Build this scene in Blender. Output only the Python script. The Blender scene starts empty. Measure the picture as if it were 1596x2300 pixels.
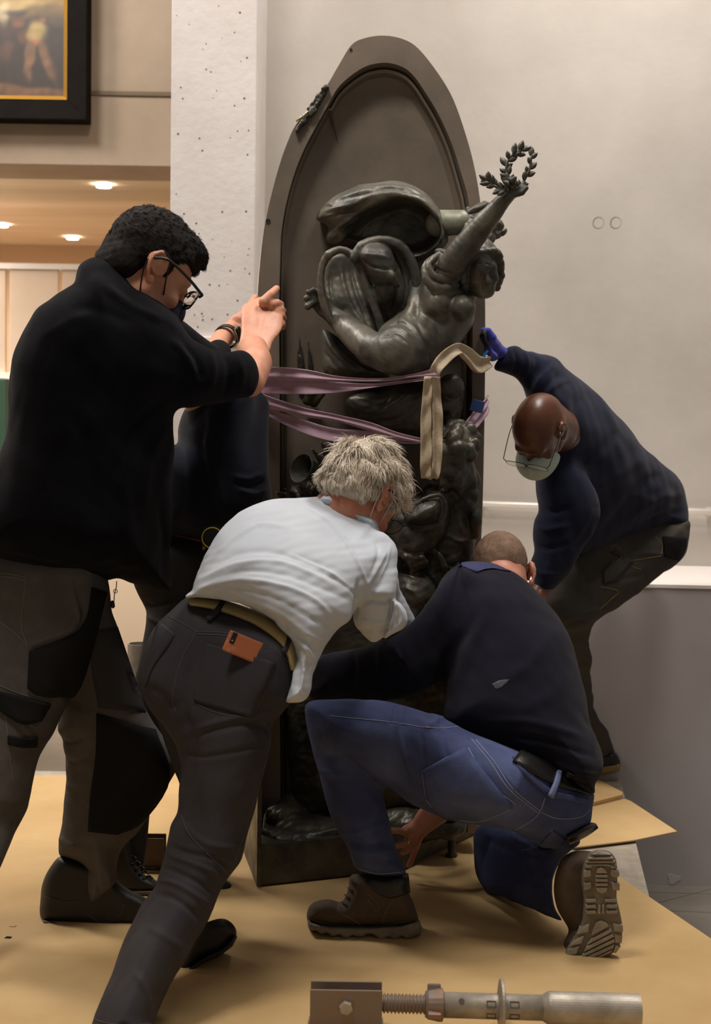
import bpy, bmesh, math, random
import numpy as np
from mathutils import Vector, Matrix
from mathutils.bvhtree import BVHTree

# ------------------------------------------------------------------ camera
W_, H_ = 1596.0, 2300.0
FPX = 3194.0
CAM = np.array([0.0, 0.0, 1.28])
PITCH = math.atan(200.0 / FPX)
ROLL = math.radians(0.9)
Rm = Matrix.Rotation(math.pi / 2 - PITCH, 3, 'X') @ Matrix.Rotation(ROLL, 3, 'Z')
scene = bpy.context.scene
cam_d = bpy.data.cameras.new('camera')
cam = bpy.data.objects.new('camera', cam_d)
scene.collection.objects.link(cam)
cam.location = CAM
cam.rotation_euler = Rm.to_euler()
cam_d.sensor_fit = 'VERTICAL'
cam_d.sensor_height = 36.0
cam_d.lens = FPX / H_ * 36.0
cam_d.clip_start = 0.05
cam_d.dof.use_dof = True
cam_d.dof.focus_distance = 3.7
cam_d.dof.aperture_fstop = 4.5
scene.camera = cam
RC = np.array(Rm)                       # camera -> world

# ------------------------------------------------------------------ light
world = bpy.data.worlds.new('world')
scene.world = world
world.use_nodes = True
bg = world.node_tree.nodes['Background']
bg.inputs[0].default_value = (1.0, 0.93, 0.86, 1)
bg.inputs[1].default_value = 0.16
scene.view_settings.view_transform = 'Standard'
scene.view_settings.look = 'None'
scene.view_settings.exposure = -0.06
scene.view_settings.gamma = 1.0
scene.view_settings.use_curve_mapping = False

def area(name, loc, target, size, watt, col, sy=None, spread=None):
    l = bpy.data.lights.new(name, 'AREA')
    l.energy = watt; l.color = col; l.size = size
    if sy: l.shape = 'RECTANGLE'; l.size_y = sy
    if spread: l.spread = math.radians(spread)
    o = bpy.data.objects.new(name, l)
    scene.collection.objects.link(o)
    o.location = loc
    d = Vector(target) - Vector(loc)
    o.rotation_euler = d.to_track_quat('-Z', 'Y').to_euler()
    return o

WARM = (1.0, 0.93, 0.86)
area('overhead_area_light', (-0.9, 2.4, 4.6), (0.1, 3.9, 0.8), 0.7, 78, WARM)
area('overhead_area_light', (1.3, 3.6, 4.8), (0.5, 4.6, 0.8), 0.8, 60, WARM)
area('overhead_area_light', (-2.2, 4.6, 4.6), (-0.9, 5.6, 1.8), 0.7, 85, (1.0, 0.96, 0.94))
area('overhead_area_light', (1.2, 4.6, 4.9), (1.1, 6.0, 1.8), 0.9, 66, (1.0, 0.95, 0.91))
area('overhead_area_light', (-3.2, 5.2, 4.7), (-2.6, 7.2, 2.8), 0.7, 75, (1.0, 0.9, 0.8))  # added unseen light, brightens the painting wall
area('lower_hall_light', (-3.4, 8.4, 2.45), (-3.4, 8.4, 0.0), 2.0, 280, (1.0, 0.88, 0.76), 2.6)

# ------------------------------------------------------------------ pixel helpers
def proj(P):
    """world (N,3) -> u, v, camera depth"""
    q = (P - CAM) @ RC
    d = -q[..., 2]
    return W_ / 2 + FPX * q[..., 0] / d, H_ / 2 - FPX * q[..., 1] / d, d

def ray(px, py):
    d = np.stack([(np.asarray(px, float) - W_ / 2) / FPX, -(np.asarray(py, float) - H_ / 2) / FPX,
                  -np.ones_like(np.asarray(px, float))], -1)
    return d @ RC.T

def P3(px, py, Y):
    """point of the photograph's ray through (px, py) at world distance Y"""
    r = ray(px, py)
    return CAM + r * ((Y - CAM[1]) / r[..., 1])[..., None] if np.ndim(px) else CAM + r * ((Y - CAM[1]) / r[1])

def ground(px, py, z=0.0):
    r = ray(px, py)
    return CAM + r * ((z - CAM[2]) / r[2])

def px2m(n, Y):
    return n * Y / FPX

def unit(v):
    v = np.asarray(v, float)
    return v / np.linalg.norm(v)

# ------------------------------------------------------------------ materials
def S(r, g, b):
    return tuple(((c / 255) / 12.92 if c <= 10.3 else (((c / 255) + .055) / 1.055) ** 2.4) for c in (r, g, b))

def mat(name, col, rough=0.8, metal=0.0, col2=None, scale=8.0, detail=4.0, lo=0.35, hi=0.65, bump=0.0,
        bscale=60.0, sheen=0.0, spec=0.5, weave=0.0, wscale=400.0, coat=0.0, emit=0.0, alpha=None,
        stretch=(1, 1, 1), rough2=None, sss=0.0, trans=0.0):
    m = bpy.data.materials.new(name)
    m.use_nodes = True
    nt = m.node_tree
    b = nt.nodes['Principled BSDF']
    N = nt.nodes.new; L = nt.links.new
    b.inputs['Base Color'].default_value = (*col, 1)
    b.inputs['Roughness'].default_value = rough
    b.inputs['Metallic'].default_value = metal
    b.inputs['Specular IOR Level'].default_value = spec
    if sheen:
        b.inputs['Sheen Weight'].default_value = sheen
        b.inputs['Sheen Roughness'].default_value = 0.5
    if coat: b.inputs['Coat Weight'].default_value = coat
    if trans: b.inputs['Transmission Weight'].default_value = trans
    if sss:
        b.inputs['Subsurface Weight'].default_value = sss
        b.inputs['Subsurface Radius'].default_value = (0.012, 0.005, 0.003)
        b.inputs['Subsurface Scale'].default_value = 1.0
    if emit:
        b.inputs['Emission Color'].default_value = (*col, 1)
        b.inputs['Emission Strength'].default_value = emit
    if alpha is not None: b.inputs['Alpha'].default_value = alpha
    tc = N('ShaderNodeTexCoord')
    mp = N('ShaderNodeMapping'); mp.inputs['Scale'].default_value = stretch
    L(tc.outputs['Object'], mp.inputs['Vector'])
    if col2 is not None or rough2 is not None:
        n = N('ShaderNodeTexNoise'); n.inputs['Scale'].default_value = scale; n.inputs['Detail'].default_value = detail
        n.inputs['Roughness'].default_value = 0.62
        L(mp.outputs[0], n.inputs['Vector'])
        r = N('ShaderNodeValToRGB')
        r.color_ramp.elements[0].position = lo; r.color_ramp.elements[1].position = hi
        L(n.outputs['Fac'], r.inputs['Fac'])
        if col2 is not None:
            r.color_ramp.elements[0].color = (*col, 1); r.color_ramp.elements[1].color = (*col2, 1)
            L(r.outputs['Color'], b.inputs['Base Color'])
        if rough2 is not None:
            mr = N('ShaderNodeMapRange'); mr.inputs['To Min'].default_value = rough; mr.inputs['To Max'].default_value = rough2
            mr.inputs['From Min'].default_value = lo; mr.inputs['From Max'].default_value = hi
            L(n.outputs['Fac'], mr.inputs['Value']); L(mr.outputs[0], b.inputs['Roughness'])
    last = None
    if bump:
        n2 = N('ShaderNodeTexNoise'); n2.inputs['Scale'].default_value = bscale; n2.inputs['Detail'].default_value = 5
        L(mp.outputs[0], n2.inputs['Vector'])
        bp = N('ShaderNodeBump'); bp.inputs['Strength'].default_value = min(1, bump); bp.inputs['Distance'].default_value = 0.004
        L(n2.outputs['Fac'], bp.inputs['Height'])
        last = bp
    if weave:
        w = N('ShaderNodeTexWave'); w.inputs['Scale'].default_value = wscale; w.inputs['Distortion'].default_value = 1.5
        L(mp.outputs[0], w.inputs['Vector'])
        bp = N('ShaderNodeBump'); bp.inputs['Strength'].default_value = weave; bp.inputs['Distance'].default_value = 0.0015
        L(w.outputs['Fac'], bp.inputs['Height'])
        if last: L(last.outputs[0], bp.inputs['Normal'])
        last = bp
    if last: L(last.outputs[0], b.inputs['Normal'])
    return m

# ------------------------------------------------------------------ objects
def link(o, parent=None):
    scene.collection.objects.link(o)
    if parent is not None:
        o.parent = parent
        o.matrix_parent_inverse = Matrix.Translation(parent.location).inverted()
    return o

def empty(name, loc, label, cat, group=None):
    o = bpy.data.objects.new(name, None)
    o.location = loc
    o.empty_display_size = 0.05
    scene.collection.objects.link(o)
    o['label'] = label; o['category'] = cat
    if group: o['group'] = group
    return o

def tag(o, label=None, cat=None, group=None, kind=None):
    if label: o['label'] = label
    if cat: o['category'] = cat
    if group: o['group'] = group
    if kind: o['kind'] = kind
    return o

def mesh_np(name, V, F, m, parent=None, smooth=True):
    """F: (n,4) or (n,3) int array, or list of faces"""
    me = bpy.data.meshes.new(name)
    if isinstance(F, np.ndarray):
        k = F.shape[1]
        me.vertices.add(len(V)); me.vertices.foreach_set('co', np.asarray(V, np.float32).ravel())
        me.loops.add(F.size); me.loops.foreach_set('vertex_index', F.astype(np.int32).ravel())
        me.polygons.add(len(F)); me.polygons.foreach_set('loop_start', np.arange(0, F.size, k, dtype=np.int32))
        me.update(calc_edges=True)
    else:
        me.from_pydata([tuple(v) for v in V], [], F)
        me.update()
    if smooth: me.polygons.foreach_set('use_smooth', np.ones(len(me.polygons), dtype=bool))
    me.materials.append(m)
    o = bpy.data.objects.new(name, me)
    return link(o, parent)

def bm_obj(name, bm, m, parent=None, smooth=False, bevel=0.0):
    me = bpy.data.meshes.new(name)
    bmesh.ops.recalc_face_normals(bm, faces=bm.faces)
    if bevel:
        bmesh.ops.bevel(bm, geom=[e for e in bm.edges if e.is_manifold and e.calc_face_angle(0) > 0.5],
                        offset=bevel, segments=2, affect='EDGES', profile=0.6)
    bm.to_mesh(me); bm.free()
    if smooth: me.polygons.foreach_set('use_smooth', np.ones(len(me.polygons), dtype=bool))
    me.materials.append(m)
    return link(bpy.data.objects.new(name, me), parent)

def bm_box(bm, c, half, R=None):
    vs = []
    for x in (-1, 1):
        for y in (-1, 1):
            for z in (-1, 1):
                p = Vector((x * half[0], y * half[1], z * half[2]))
                if R is not None: p = R @ p
                vs.append(bm.verts.new(p + Vector(c)))
    for f in ((0, 1, 3, 2), (4, 6, 7, 5), (0, 4, 5, 1), (2, 3, 7, 6), (0, 2, 6, 4), (1, 5, 7, 3)):
        bm.faces.new([vs[i] for i in f])

def bm_prism(bm, pts, off):
    """closed 3-D polygon pts extruded by vector off"""
    a = [bm.verts.new(p) for p in pts]
    b = [bm.verts.new(Vector(p) + Vector(off)) for p in pts]
    bm.faces.new(a); bm.faces.new(b[::-1])
    n = len(a)
    for i in range(n):
        bm.faces.new((a[i], b[i], b[(i + 1) % n], a[(i + 1) % n]))

def bm_lathe(bm, prof, o, ax, seg=32, cap=True):
    """prof: (t, r) along unit axis ax from o"""
    ax = Vector(ax).normalized(); o = Vector(o)
    e1 = ax.orthogonal().normalized(); e2 = ax.cross(e1)
    rings = []
    for t, r in prof:
        rings.append([bm.verts.new(o + ax * t + (e1 * math.cos(a) + e2 * math.sin(a)) * r)
                      for a in [2 * math.pi * i / seg for i in range(seg)]])
    for A, B in zip(rings, rings[1:]):
        for i in range(seg):
            bm.faces.new((A[i], A[(i + 1) % seg], B[(i + 1) % seg], B[i]))
    if cap:
        bm.faces.new(rings[0][::-1]); bm.faces.new(rings[-1])

def tube_np(pts, rad, sides=6, closed=False):
    """tube through pts (n,3); rad scalar or (n,) -> V, F(list)"""
    pts = np.asarray(pts, float); n = len(pts)
    rad = np.full(n, rad) if np.isscalar(rad) else np.asarray(rad)
    T = np.gradient(pts, axis=0); T /= np.linalg.norm(T, axis=1)[:, None] + 1e-12
    up = np.array([0, 0, 1.0]) if abs(T[0] @ [0, 0, 1]) < .9 else np.array([1.0, 0, 0])
    V = []; e = np.cross(T[0], up); e /= np.linalg.norm(e)
    for i in range(n):
        e = e - T[i] * (e @ T[i]); e /= np.linalg.norm(e) + 1e-12
        f = np.cross(T[i], e)
        for k in range(sides):
            a = 2 * math.pi * k / sides
            V.append(pts[i] + rad[i] * (math.cos(a) * e + math.sin(a) * f))
    F = []
    for i in range(n - 1):
        for k in range(sides):
            F.append((i * sides + k, i * sides + (k + 1) % sides, (i + 1) * sides + (k + 1) % sides, (i + 1) * sides + k))
    if not closed:
        F.append(tuple(range(sides))[::-1]); F.append(tuple((n - 1) * sides + k for k in range(sides)))
    return V, F

def tubes(name, lst, m, parent=None, sides=6):
    V = []; F = []
    for pts, r in lst:
        v, f = tube_np(pts, r, sides)
        b = len(V); V += v; F += [tuple(i + b for i in q) for q in f]
    return mesh_np(name, V, F, m, parent)

def crom(pts, n=6, closed=False):
    """catmull-rom through pts (k,d)"""
    p = np.asarray(pts, float)
    if closed: q = np.vstack([p[-1], p, p[0], p[1]])
    else: q = np.vstack([2 * p[0] - p[1], p, 2 * p[-1] - p[-2]])
    out = []
    m = len(p) if closed else len(p) - 1
    for i in range(m):
        a, b, c, d = q[i], q[i + 1], q[i + 2], q[i + 3]
        for t in np.arange(n) / n:
            out.append(0.5 * ((2 * b) + (c - a) * t + (2 * a - 5 * b + 4 * c - d) * t * t + (-a + 3 * b - 3 * c + d) * t ** 3))
    if not closed: out.append(p[-1])
    return np.array(out)

def loft(name, rows, m, parent=None, thick=0.006, nu=10, nv=6, wav=None):
    """rows: list of polylines [(px,py,Y)...] of the same count -> solid sheet"""
    R = np.array([[P3(*q) for q in r] for r in rows])
    A = np.array([crom(r, nu) for r in R])
    G = np.array([crom(A[:, j], nv) for j in range(A.shape[1])])      # (U, V, 3)
    U, Vn = G.shape[:2]
    du = np.gradient(G, axis=0); dv = np.gradient(G, axis=1)
    n = np.cross(du, dv); n /= np.linalg.norm(n, axis=2)[..., None] + 1e-12
    if n[..., 1].mean() > 0: n = -n
    if wav is not None:
        uu, vv = np.meshgrid(np.linspace(0, 1, U), np.linspace(0, 1, Vn), indexing='ij')
        G = G + n * wav(uu, vv)[..., None]
    top = G + n * thick / 2; bot = G - n * thick / 2
    V = np.vstack([top.reshape(-1, 3), bot.reshape(-1, 3)])
    o = U * Vn; F = []
    for i in range(U - 1):
        for j in range(Vn - 1):
            a, b, c, d = i * Vn + j, (i + 1) * Vn + j, (i + 1) * Vn + j + 1, i * Vn + j + 1
            F.append((a, b, c, d)); F.append((d + o, c + o, b + o, a + o))
    for i in range(U - 1):
        for j in (0, Vn - 1):
            a, b = i * Vn + j, (i + 1) * Vn + j
            F.append((a, a + o, b + o, b) if j == 0 else (b, b + o, a + o, a))
    for j in range(Vn - 1):
        for i in (0, U - 1):
            a, b = i * Vn + j, i * Vn + j + 1
            F.append((b, b + o, a + o, a) if i == 0 else (a, a + o, b + o, b))
    return mesh_np(name, V, F, m, parent)

# ------------------------------------------------------------------ implicit modelling
class Prim:
    k = 0.02; sub = False; sc = 1.0
    def bound(self): return self.c, self.R

class RC_(Prim):
    """round cone between a and b, optionally flattened along n by factor fl"""
    def __init__(s, a, b, ra, rb, n=None, fl=1.0, k=0.02, sub=False):
        s.a = np.asarray(a, float); s.b = np.asarray(b, float); s.ra = ra; s.rb = rb; s.k = k; s.sub = sub
        s.n = None if n is None else unit(n); s.fl = fl
        s.c = (s.a + s.b) / 2; s.R = np.linalg.norm(s.b - s.a) / 2 + max(ra, rb) * max(1, fl)
    def d(s, P, u, v, dep):
        q = P - s.a; ab = s.b - s.a
        if s.n is not None:
            w = 1 / s.fl - 1
            q = q + np.outer(q @ s.n, s.n) * w
            ab = ab + s.n * (ab @ s.n) * w
        L = ab @ ab + 1e-12
        t = np.clip(q @ ab / L, 0, 1)
        r = s.ra + (s.rb - s.ra) * t
        return (np.linalg.norm(q - t[:, None] * ab, axis=1) - r) * min(1.0, s.fl)

class CHN(Prim):
    def __init__(s, segs, k=0.02, sub=False):
        s.s = segs; s.k = k; s.sub = sub
        cs = np.array([q.c for q in segs]); s.c = cs.mean(0)
        s.R = max(np.linalg.norm(q.c - s.c) + q.R for q in segs)
        s.sc = min(min(1.0, q.fl) for q in segs)
    def d(s, P, u, v, dep):
        o = s.s[0].d(P, u, v, dep)
        for q in s.s[1:]: o = np.minimum(o, q.d(P, u, v, dep))
        return o

class ELL(Prim):
    def __init__(s, c, r, Rf=None, k=0.02, sub=False):
        s.c = np.asarray(c, float); s.r = np.asarray(r, float); s.M = np.eye(3) if Rf is None else np.asarray(Rf)  # columns = axes
        s.k = k; s.sub = sub; s.R = s.r.max()
    def d(s, P, u, v, dep):
        q = (P - s.c) @ s.M
        k0 = np.linalg.norm(q / s.r, axis=1); k1 = np.linalg.norm(q / s.r ** 2, axis=1) + 1e-9
        return k0 * (k0 - 1) / k1

class BOX(Prim):
    def __init__(s, c, h, Rf=None, rnd=0.003, k=0.01, sub=False):
        s.c = np.asarray(c, float); s.h = np.asarray(h, float); s.M = np.eye(3) if Rf is None else np.asarray(Rf)
        s.rnd = rnd; s.k = k; s.sub = sub; s.R = np.linalg.norm(s.h) + rnd
    def d(s, P, u, v, dep):
        q = np.abs((P - s.c) @ s.M) - s.h + s.rnd
        return np.linalg.norm(np.maximum(q, 0), axis=1) + np.minimum(q.max(1), 0) - s.rnd

def poly_sd(px, py, poly):
    d = np.full(px.shape, 1e9); s = np.ones(px.shape)
    n = len(poly)
    for i in range(n):
        a = poly[i]; b = poly[i - 1]
        ex, ey = b[0] - a[0], b[1] - a[1]
        wx, wy = px - a[0], py - a[1]
        t = np.clip((wx * ex + wy * ey) / (ex * ex + ey * ey + 1e-9), 0, 1)
        d = np.minimum(d, (wx - ex * t) ** 2 + (wy - ey * t) ** 2)
        c1 = py >= a[1]; c2 = py < b[1]; c3 = ex * wy > ey * wx
        s = np.where((c1 & c2 & c3) | (~c1 & ~c2 & ~c3), -s, s)
    return s * np.sqrt(d)

def tps(ctrl, X, Y):
    c = np.array(ctrl, float)
    if len(c) == 1: return np.full(X.shape, c[0, 2])
    if len(c) == 2:
        e = c[1, :2] - c[0, :2]; L = e @ e
        t = ((X - c[0, 0]) * e[0] + (Y - c[0, 1]) * e[1]) / L
        return c[0, 2] + (c[1, 2] - c[0, 2]) * np.clip(t, -.15, 1.15)
    m0 = c[:, :2].mean(0); U_, S_, Vt = np.linalg.svd(c[:, :2] - m0)
    if S_[1] < .22 * S_[0]:                       # nearly in line: vary along that line only
        t = (c[:, :2] - m0) @ Vt[0]; o = np.argsort(t)
        q = (X - m0[0]) * Vt[0][0] + (Y - m0[1]) * Vt[0][1]
        return np.interp(q, t[o], c[o, 2])
    xy = c[:, :2] / 300.0; n = len(c)
    r = np.linalg.norm(xy[:, None] - xy[None], axis=2)
    K = np.where(r > 0, r ** 2 * np.log(r + 1e-9), 0) + np.eye(n) * 0.02
    Pm = np.c_[np.ones(n), xy]
    A = np.block([[K, Pm], [Pm.T, np.zeros((3, 3))]])
    w = np.linalg.lstsq(A, np.r_[c[:, 2], 0, 0, 0], rcond=None)[0]
    out = w[n] + w[n + 1] * X / 300 + w[n + 2] * Y / 300
    for i in range(n):
        rr = np.hypot(X / 300 - xy[i, 0], Y / 300 - xy[i, 1]) + 1e-9
        out = out + w[i] * rr ** 2 * np.log(rr)
    return np.clip(out, c[:, 2].min() - .04, c[:, 2].max() + .04)

class BLOB(Prim):
    """a rounded solid with a given silhouette: section radius R (px), half depth T (m), centre surface through ctrl (px,py,Y)"""
    def __init__(s, poly, R, T, ctrl, k=0.02, sub=False, sm=4, ins=0.0):
        p = np.array(poly, float)
        s.T = T; s.Rp = R; s.k = k; s.sub = sub
        pp = crom(p, sm, True) if sm > 1 else p
        mg = 60
        s.x0, s.y0 = pp.min(0) - mg; x1, y1 = pp.max(0) + mg
        s.st = 2.0 if max(x1 - s.x0, y1 - s.y0) > 200 else 1.0
        gx = np.arange(s.x0, x1 + s.st, s.st); gy = np.arange(s.y0, y1 + s.st, s.st)
        X, Y = np.meshgrid(gx, gy)
        s.D = poly_sd(X, Y, pp) + ins; s.Y0 = tps(ctrl, X, Y)
        inside = s.D < 0
        ym = s.Y0[inside].mean() if inside.any() else ctrl[0][2]
        s.ym = ym
        mn, mx = pp.min(0), pp.max(0)
        s.c = P3((mn[0] + mx[0]) / 2, (mn[1] + mx[1]) / 2, ym)
        s.sc = min(1.0, T / (R * ym / FPX))
        yr = (s.Y0[inside].max() - s.Y0[inside].min()) / 2 + .05
        s.R = math.hypot(math.hypot(mx[0] - mn[0], mx[1] - mn[1]) / 2 * ym / FPX, T + yr) + .01
    def d(s, P, u, v, dep):
        h, w = s.D.shape
        fx = (u - s.x0) / s.st; fy = (v - s.y0) / s.st
        cx = np.clip(fx, 0, w - 1.001); cy = np.clip(fy, 0, h - 1.001)
        out = np.hypot(fx - cx, fy - cy) * s.st
        ix = cx.astype(int); iy = cy.astype(int); tx = cx - ix; ty = cy - iy
        def bl(A):
            return (A[iy, ix] * (1 - tx) + A[iy, ix + 1] * tx) * (1 - ty) + (A[iy + 1, ix] * (1 - tx) + A[iy + 1, ix + 1] * tx) * ty
        sc = dep / FPX
        d2 = (bl(s.D) + out) * sc
        Rm_ = s.Rp * sc
        az = (P[:, 1] - bl(s.Y0)) * (Rm_ / s.T)
        a = np.maximum(d2 + Rm_, 0)
        return (np.sqrt(a * a + az * az) - Rm_) * np.minimum(1.0, s.T / Rm_)

class Shape:
    def __init__(s): s.p = []; s.off = []
    def add(s, *prims):
        for q in prims: s.p.append(q); s.off.append(0.0)
        return s
    def inset(s, other, off):
        """take over another shape's solids, shrunk"""
        for q in other.p:
            if not q.sub: s.p.append(q); s.off.append(off)
        return s
    def chain(s, pts, k=0.02, fl=1.0, n=None, sub=False):
        """pts: (px, py, Y, r_px)"""
        s.add(CHN([RC_(P3(*A[:3]), P3(*B[:3]), px2m(A[3], A[2]), px2m(B[3], B[2]), n=n, fl=fl) for A, B in zip(pts, pts[1:])], k=k, sub=sub))
        return s
    def ev(s, P, sel):
        u, v, dep = proj(P)
        d = np.full(len(P), 1.0)
        for i in sel:
            q = s.p[i]; e = q.d(P, u, v, dep) + s.off[i]
            if q.sub:
                e = -e
                if q.k > 0:
                    h = np.maximum(q.k - np.abs(d - e), 0) / q.k; d = np.maximum(d, e) + h * h * q.k * .25
                else: d = np.maximum(d, e)
            else:
                if q.k > 0:
                    h = np.maximum(q.k - np.abs(d - e), 0) / q.k; d = np.minimum(d, e) - h * h * q.k * .25
                else: d = np.minimum(d, e)
        return d
    def mesh(s, h=0.004, B=8):
        cs = np.array([q.c for q in s.p if not q.sub]); rs = np.array([q.R for q in s.p if not q.sub])
        lo = (cs - rs[:, None]).min(0) - 2 * h; hi = (cs + rs[:, None]).max(0) + 2 * h
        bs = h * B
        nb = np.ceil((hi - lo) / bs).astype(int)
        M = 4
        nm = np.ceil(nb / M).astype(int)
        allc = np.array([q.c for q in s.p]); allr = np.array([q.R for q in s.p]); allk = np.array([(q.k + .004) / q.sc for q in s.p]); allr = allr + np.array([max(0.0, o) for o in s.off])
        act = []; 
        bi, bj, bk = np.meshgrid(np.arange(M), np.arange(M), np.arange(M), indexing='ij')
        loc = np.stack([bi, bj, bk], -1).reshape(-1, 3)
        smp = np.stack(np.meshgrid(*[np.arange(B + 1)] * 3, indexing='ij'), -1).reshape(-1, 3)
        vals = []; ids = []
        for mi in range(nm[0]):
            for mj in range(nm[1]):
                for mk in range(nm[2]):
                    base = np.array([mi, mj, mk]) * M
                    cen = lo + (base + M / 2) * bs; rad = M * bs * .87
                    dist = np.linalg.norm(allc - cen, axis=1)
                    sel = np.nonzero(dist < allr + rad + allk + .01)[0]
                    if not len(sel) or all(s.p[i].sub for i in sel): continue
                    blk = base + loc
                    d = s.ev(lo + (blk + .5) * bs, sel)
                    blk = blk[np.abs(d) < bs * .87 * 2.1 + .004]
                    if not len(blk): continue
                    P = lo + (blk[:, None, :] * B + smp[None]) * h
                    D = s.ev(P.reshape(-1, 3), sel).astype(np.float32).reshape(len(blk), B + 1, B + 1, B + 1)
                    keep = (D.min((1, 2, 3)) < 0) & (D.max((1, 2, 3)) >= 0)
                    vals.append(D[keep]); ids.append(blk[keep])
        D = np.concatenate(vals); blk = np.concatenate(ids)
        NX, NY, NZ = nm * M * B + 2 * B
        # cell vertices
        inn = D < 0
        cell = [inn[:, a:a + B, b:b + B, c:c + B] for a in (0, 1) for b in (0, 1) for c in (0, 1)]
        cnt = sum(c.astype(np.int8) for c in cell)
        bidx, ci, cj, ck = np.nonzero((cnt > 0) & (cnt < 8))
        acc = np.zeros((len(bidx), 3)); num = np.zeros(len(bidx))
        corners = [(a, b, c) for a in (0, 1) for b in (0, 1) for c in (0, 1)]
        cv = {c: D[bidx, ci + c[0], cj + c[1], ck + c[2]] for c in corners}
        for c in corners:
            for ax in range(3):
                if c[ax]: continue
                e = list(c); e[ax] = 1; e = tuple(e)
                a, b = cv[c], cv[e]
                m = (a < 0) != (b < 0)
                t = np.where(m, a / (a - b + 1e-12), 0)
                p = np.zeros((len(bidx), 3)); p[:] = c; p[:, ax] += t
                acc += p * m[:, None]; num += m
        g = blk[bidx] * B + np.stack([ci, cj, ck], 1)
        V = lo + (g + acc / num[:, None]) * h
        gid = (g[:, 0].astype(np.int64) * NY + g[:, 1]) * NZ + g[:, 2]
        order = np.argsort(gid); gs = gid[order]
        def find(gg):
            q = (gg[:, 0].astype(np.int64) * NY + gg[:, 1]) * NZ + gg[:, 2]
            i = np.searchsorted(gs, q); i = np.clip(i, 0, len(gs) - 1)
            return np.where(gs[i] == q, order[i], -1)
        faces = []
        for ax in range(3):
            sl0 = [slice(None)] + [slice(0, B)] * 3; sl1 = list(sl0); sl1[ax + 1] = slice(1, B + 1)
            a = inn[tuple(sl0)]; b = inn[tuple(sl1)]
            bi_, i, j, k = np.nonzero(a != b)
            flip = a[bi_, i, j, k]
            g0 = blk[bi_] * B + np.stack([i, j, k], 1)
            o1, o2 = (ax + 1) % 3, (ax + 2) % 3
            e1 = np.zeros(3, int); e1[o1] = 1; e2 = np.zeros(3, int); e2[o2] = 1
            q = np.stack([find(g0 - e1 - e2), find(g0 - e2), find(g0), find(g0 - e1)], 1)
            ok = (q >= 0).all(1)
            q = q[ok]; fl = flip[ok]
            q[~fl] = q[~fl][:, ::-1]
            faces.append(q)
        F = np.vstack(faces)
        F = np.unique(F, axis=0) if False else F
        return V, F

def normals(V, F):
    n = np.cross(V[F[:, 2]] - V[F[:, 0]], V[F[:, 3]] - V[F[:, 1]])
    N = np.zeros_like(V)
    for i in range(4): 
        for a in range(3): N[:, a] += np.bincount(F[:, i], n[:, a], len(V))
    return N / (np.linalg.norm(N, axis=1)[:, None] + 1e-12)

def relax(V, F, it=2, lam=.5):
    E = np.vstack([F[:, [0, 1]], F[:, [1, 2]], F[:, [2, 3]], F[:, [3, 0]]])
    E = np.vstack([E, E[:, ::-1]])
    cnt = np.bincount(E[:, 0], minlength=len(V)) + 1e-9
    for _ in range(it):
        A = np.stack([np.bincount(E[:, 0], V[E[:, 1], a], len(V)) for a in range(3)], 1) / cnt[:, None]
        V = V + lam * (A - V)
    return V

def hashn(P, f, seed=0):
    """cheap smooth pseudo-noise from warped sines, about -1..1"""
    r = np.random.RandomState(seed)
    out = np.zeros(len(P))
    Q = P * f
    for i in range(5):
        a = r.randn(3); a /= np.linalg.norm(a); b = r.randn(3)
        out += np.sin(Q @ a * (1 + .37 * i) * 2.2 + 1.7 * np.sin(Q @ b * .8 + r.rand() * 6) + r.rand() * 6)
    return out / 3.0

def sculpt(V, F, strokes=(), noise=(), ylim=None):
    """strokes: (pts[(px,py)...], width px, height mm [, y0, y1]); noise: (freq, mm, seed[, stretch])"""
    N = normals(V, F)
    for nz in noise:
        f, a, sd = nz[:3]
        Q = V * np.array(nz[3]) if len(nz) > 3 else V
        V = V + N * (hashn(Q, f, sd) * a / 1000)[:, None]
    if strokes:
        u, v, dep = proj(V)
        view = V - CAM; view /= np.linalg.norm(view, axis=1)[:, None]
        fac = np.clip(-(N * view).sum(1) * 4 + .3, 0, 1)
        D = np.zeros(len(V))
        for st in strokes:
            pts, w, amp = st[:3]
            pts = np.array(pts, float)
            if len(pts) > 2: pts = crom(pts, 4)
            lo = pts.min(0) - 3 * w; hi = pts.max(0) + 3 * w
            m = (u > lo[0]) & (u < hi[0]) & (v > lo[1]) & (v < hi[1]) & (fac > 0)
            if len(st) > 3: m &= (V[:, 1] > st[3]) & (V[:, 1] < st[4])
            ii = np.nonzero(m)[0]
            if not len(ii): continue
            x, y = u[ii], v[ii]
            seg = np.linalg.norm(np.diff(pts, axis=0), axis=1); cum = np.r_[0, np.cumsum(seg)]; tot = cum[-1] + 1e-9
            best = np.full(len(ii), 1e18); tt = np.zeros(len(ii))
            for i in range(len(pts) - 1):
                a, b = pts[i], pts[i + 1]; e = b - a; L = e @ e + 1e-9
                t = np.clip(((x - a[0]) * e[0] + (y - a[1]) * e[1]) / L, 0, 1)
                d = (x - a[0] - e[0] * t) ** 2 + (y - a[1] - e[1] * t) ** 2
                bt = d < best
                best[bt] = d[bt]; tt[bt] = (cum[i] + t[bt] * seg[i]) / tot
            taper = np.clip(np.minimum(tt, 1 - tt) * 5 + .15, 0, 1)
            D[ii] += amp / 1000 * np.exp(-best / w ** 2) * taper * fac[ii]
        V = V + N * D[:, None]
    return V

class Surf:
    def __init__(s, V, F):
        s.b = BVHTree.FromPolygons(V.tolist(), F.tolist())
    def hit(s, px, py, off=0.0):
        d = Vector(ray(px, py)).normalized()
        loc, n, i, t = s.b.ray_cast(Vector(CAM), d)
        if loc is None: return None
        if n.dot(d) > 0: n = -n
        return np.array(loc + n * off), np.array(n)

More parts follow.
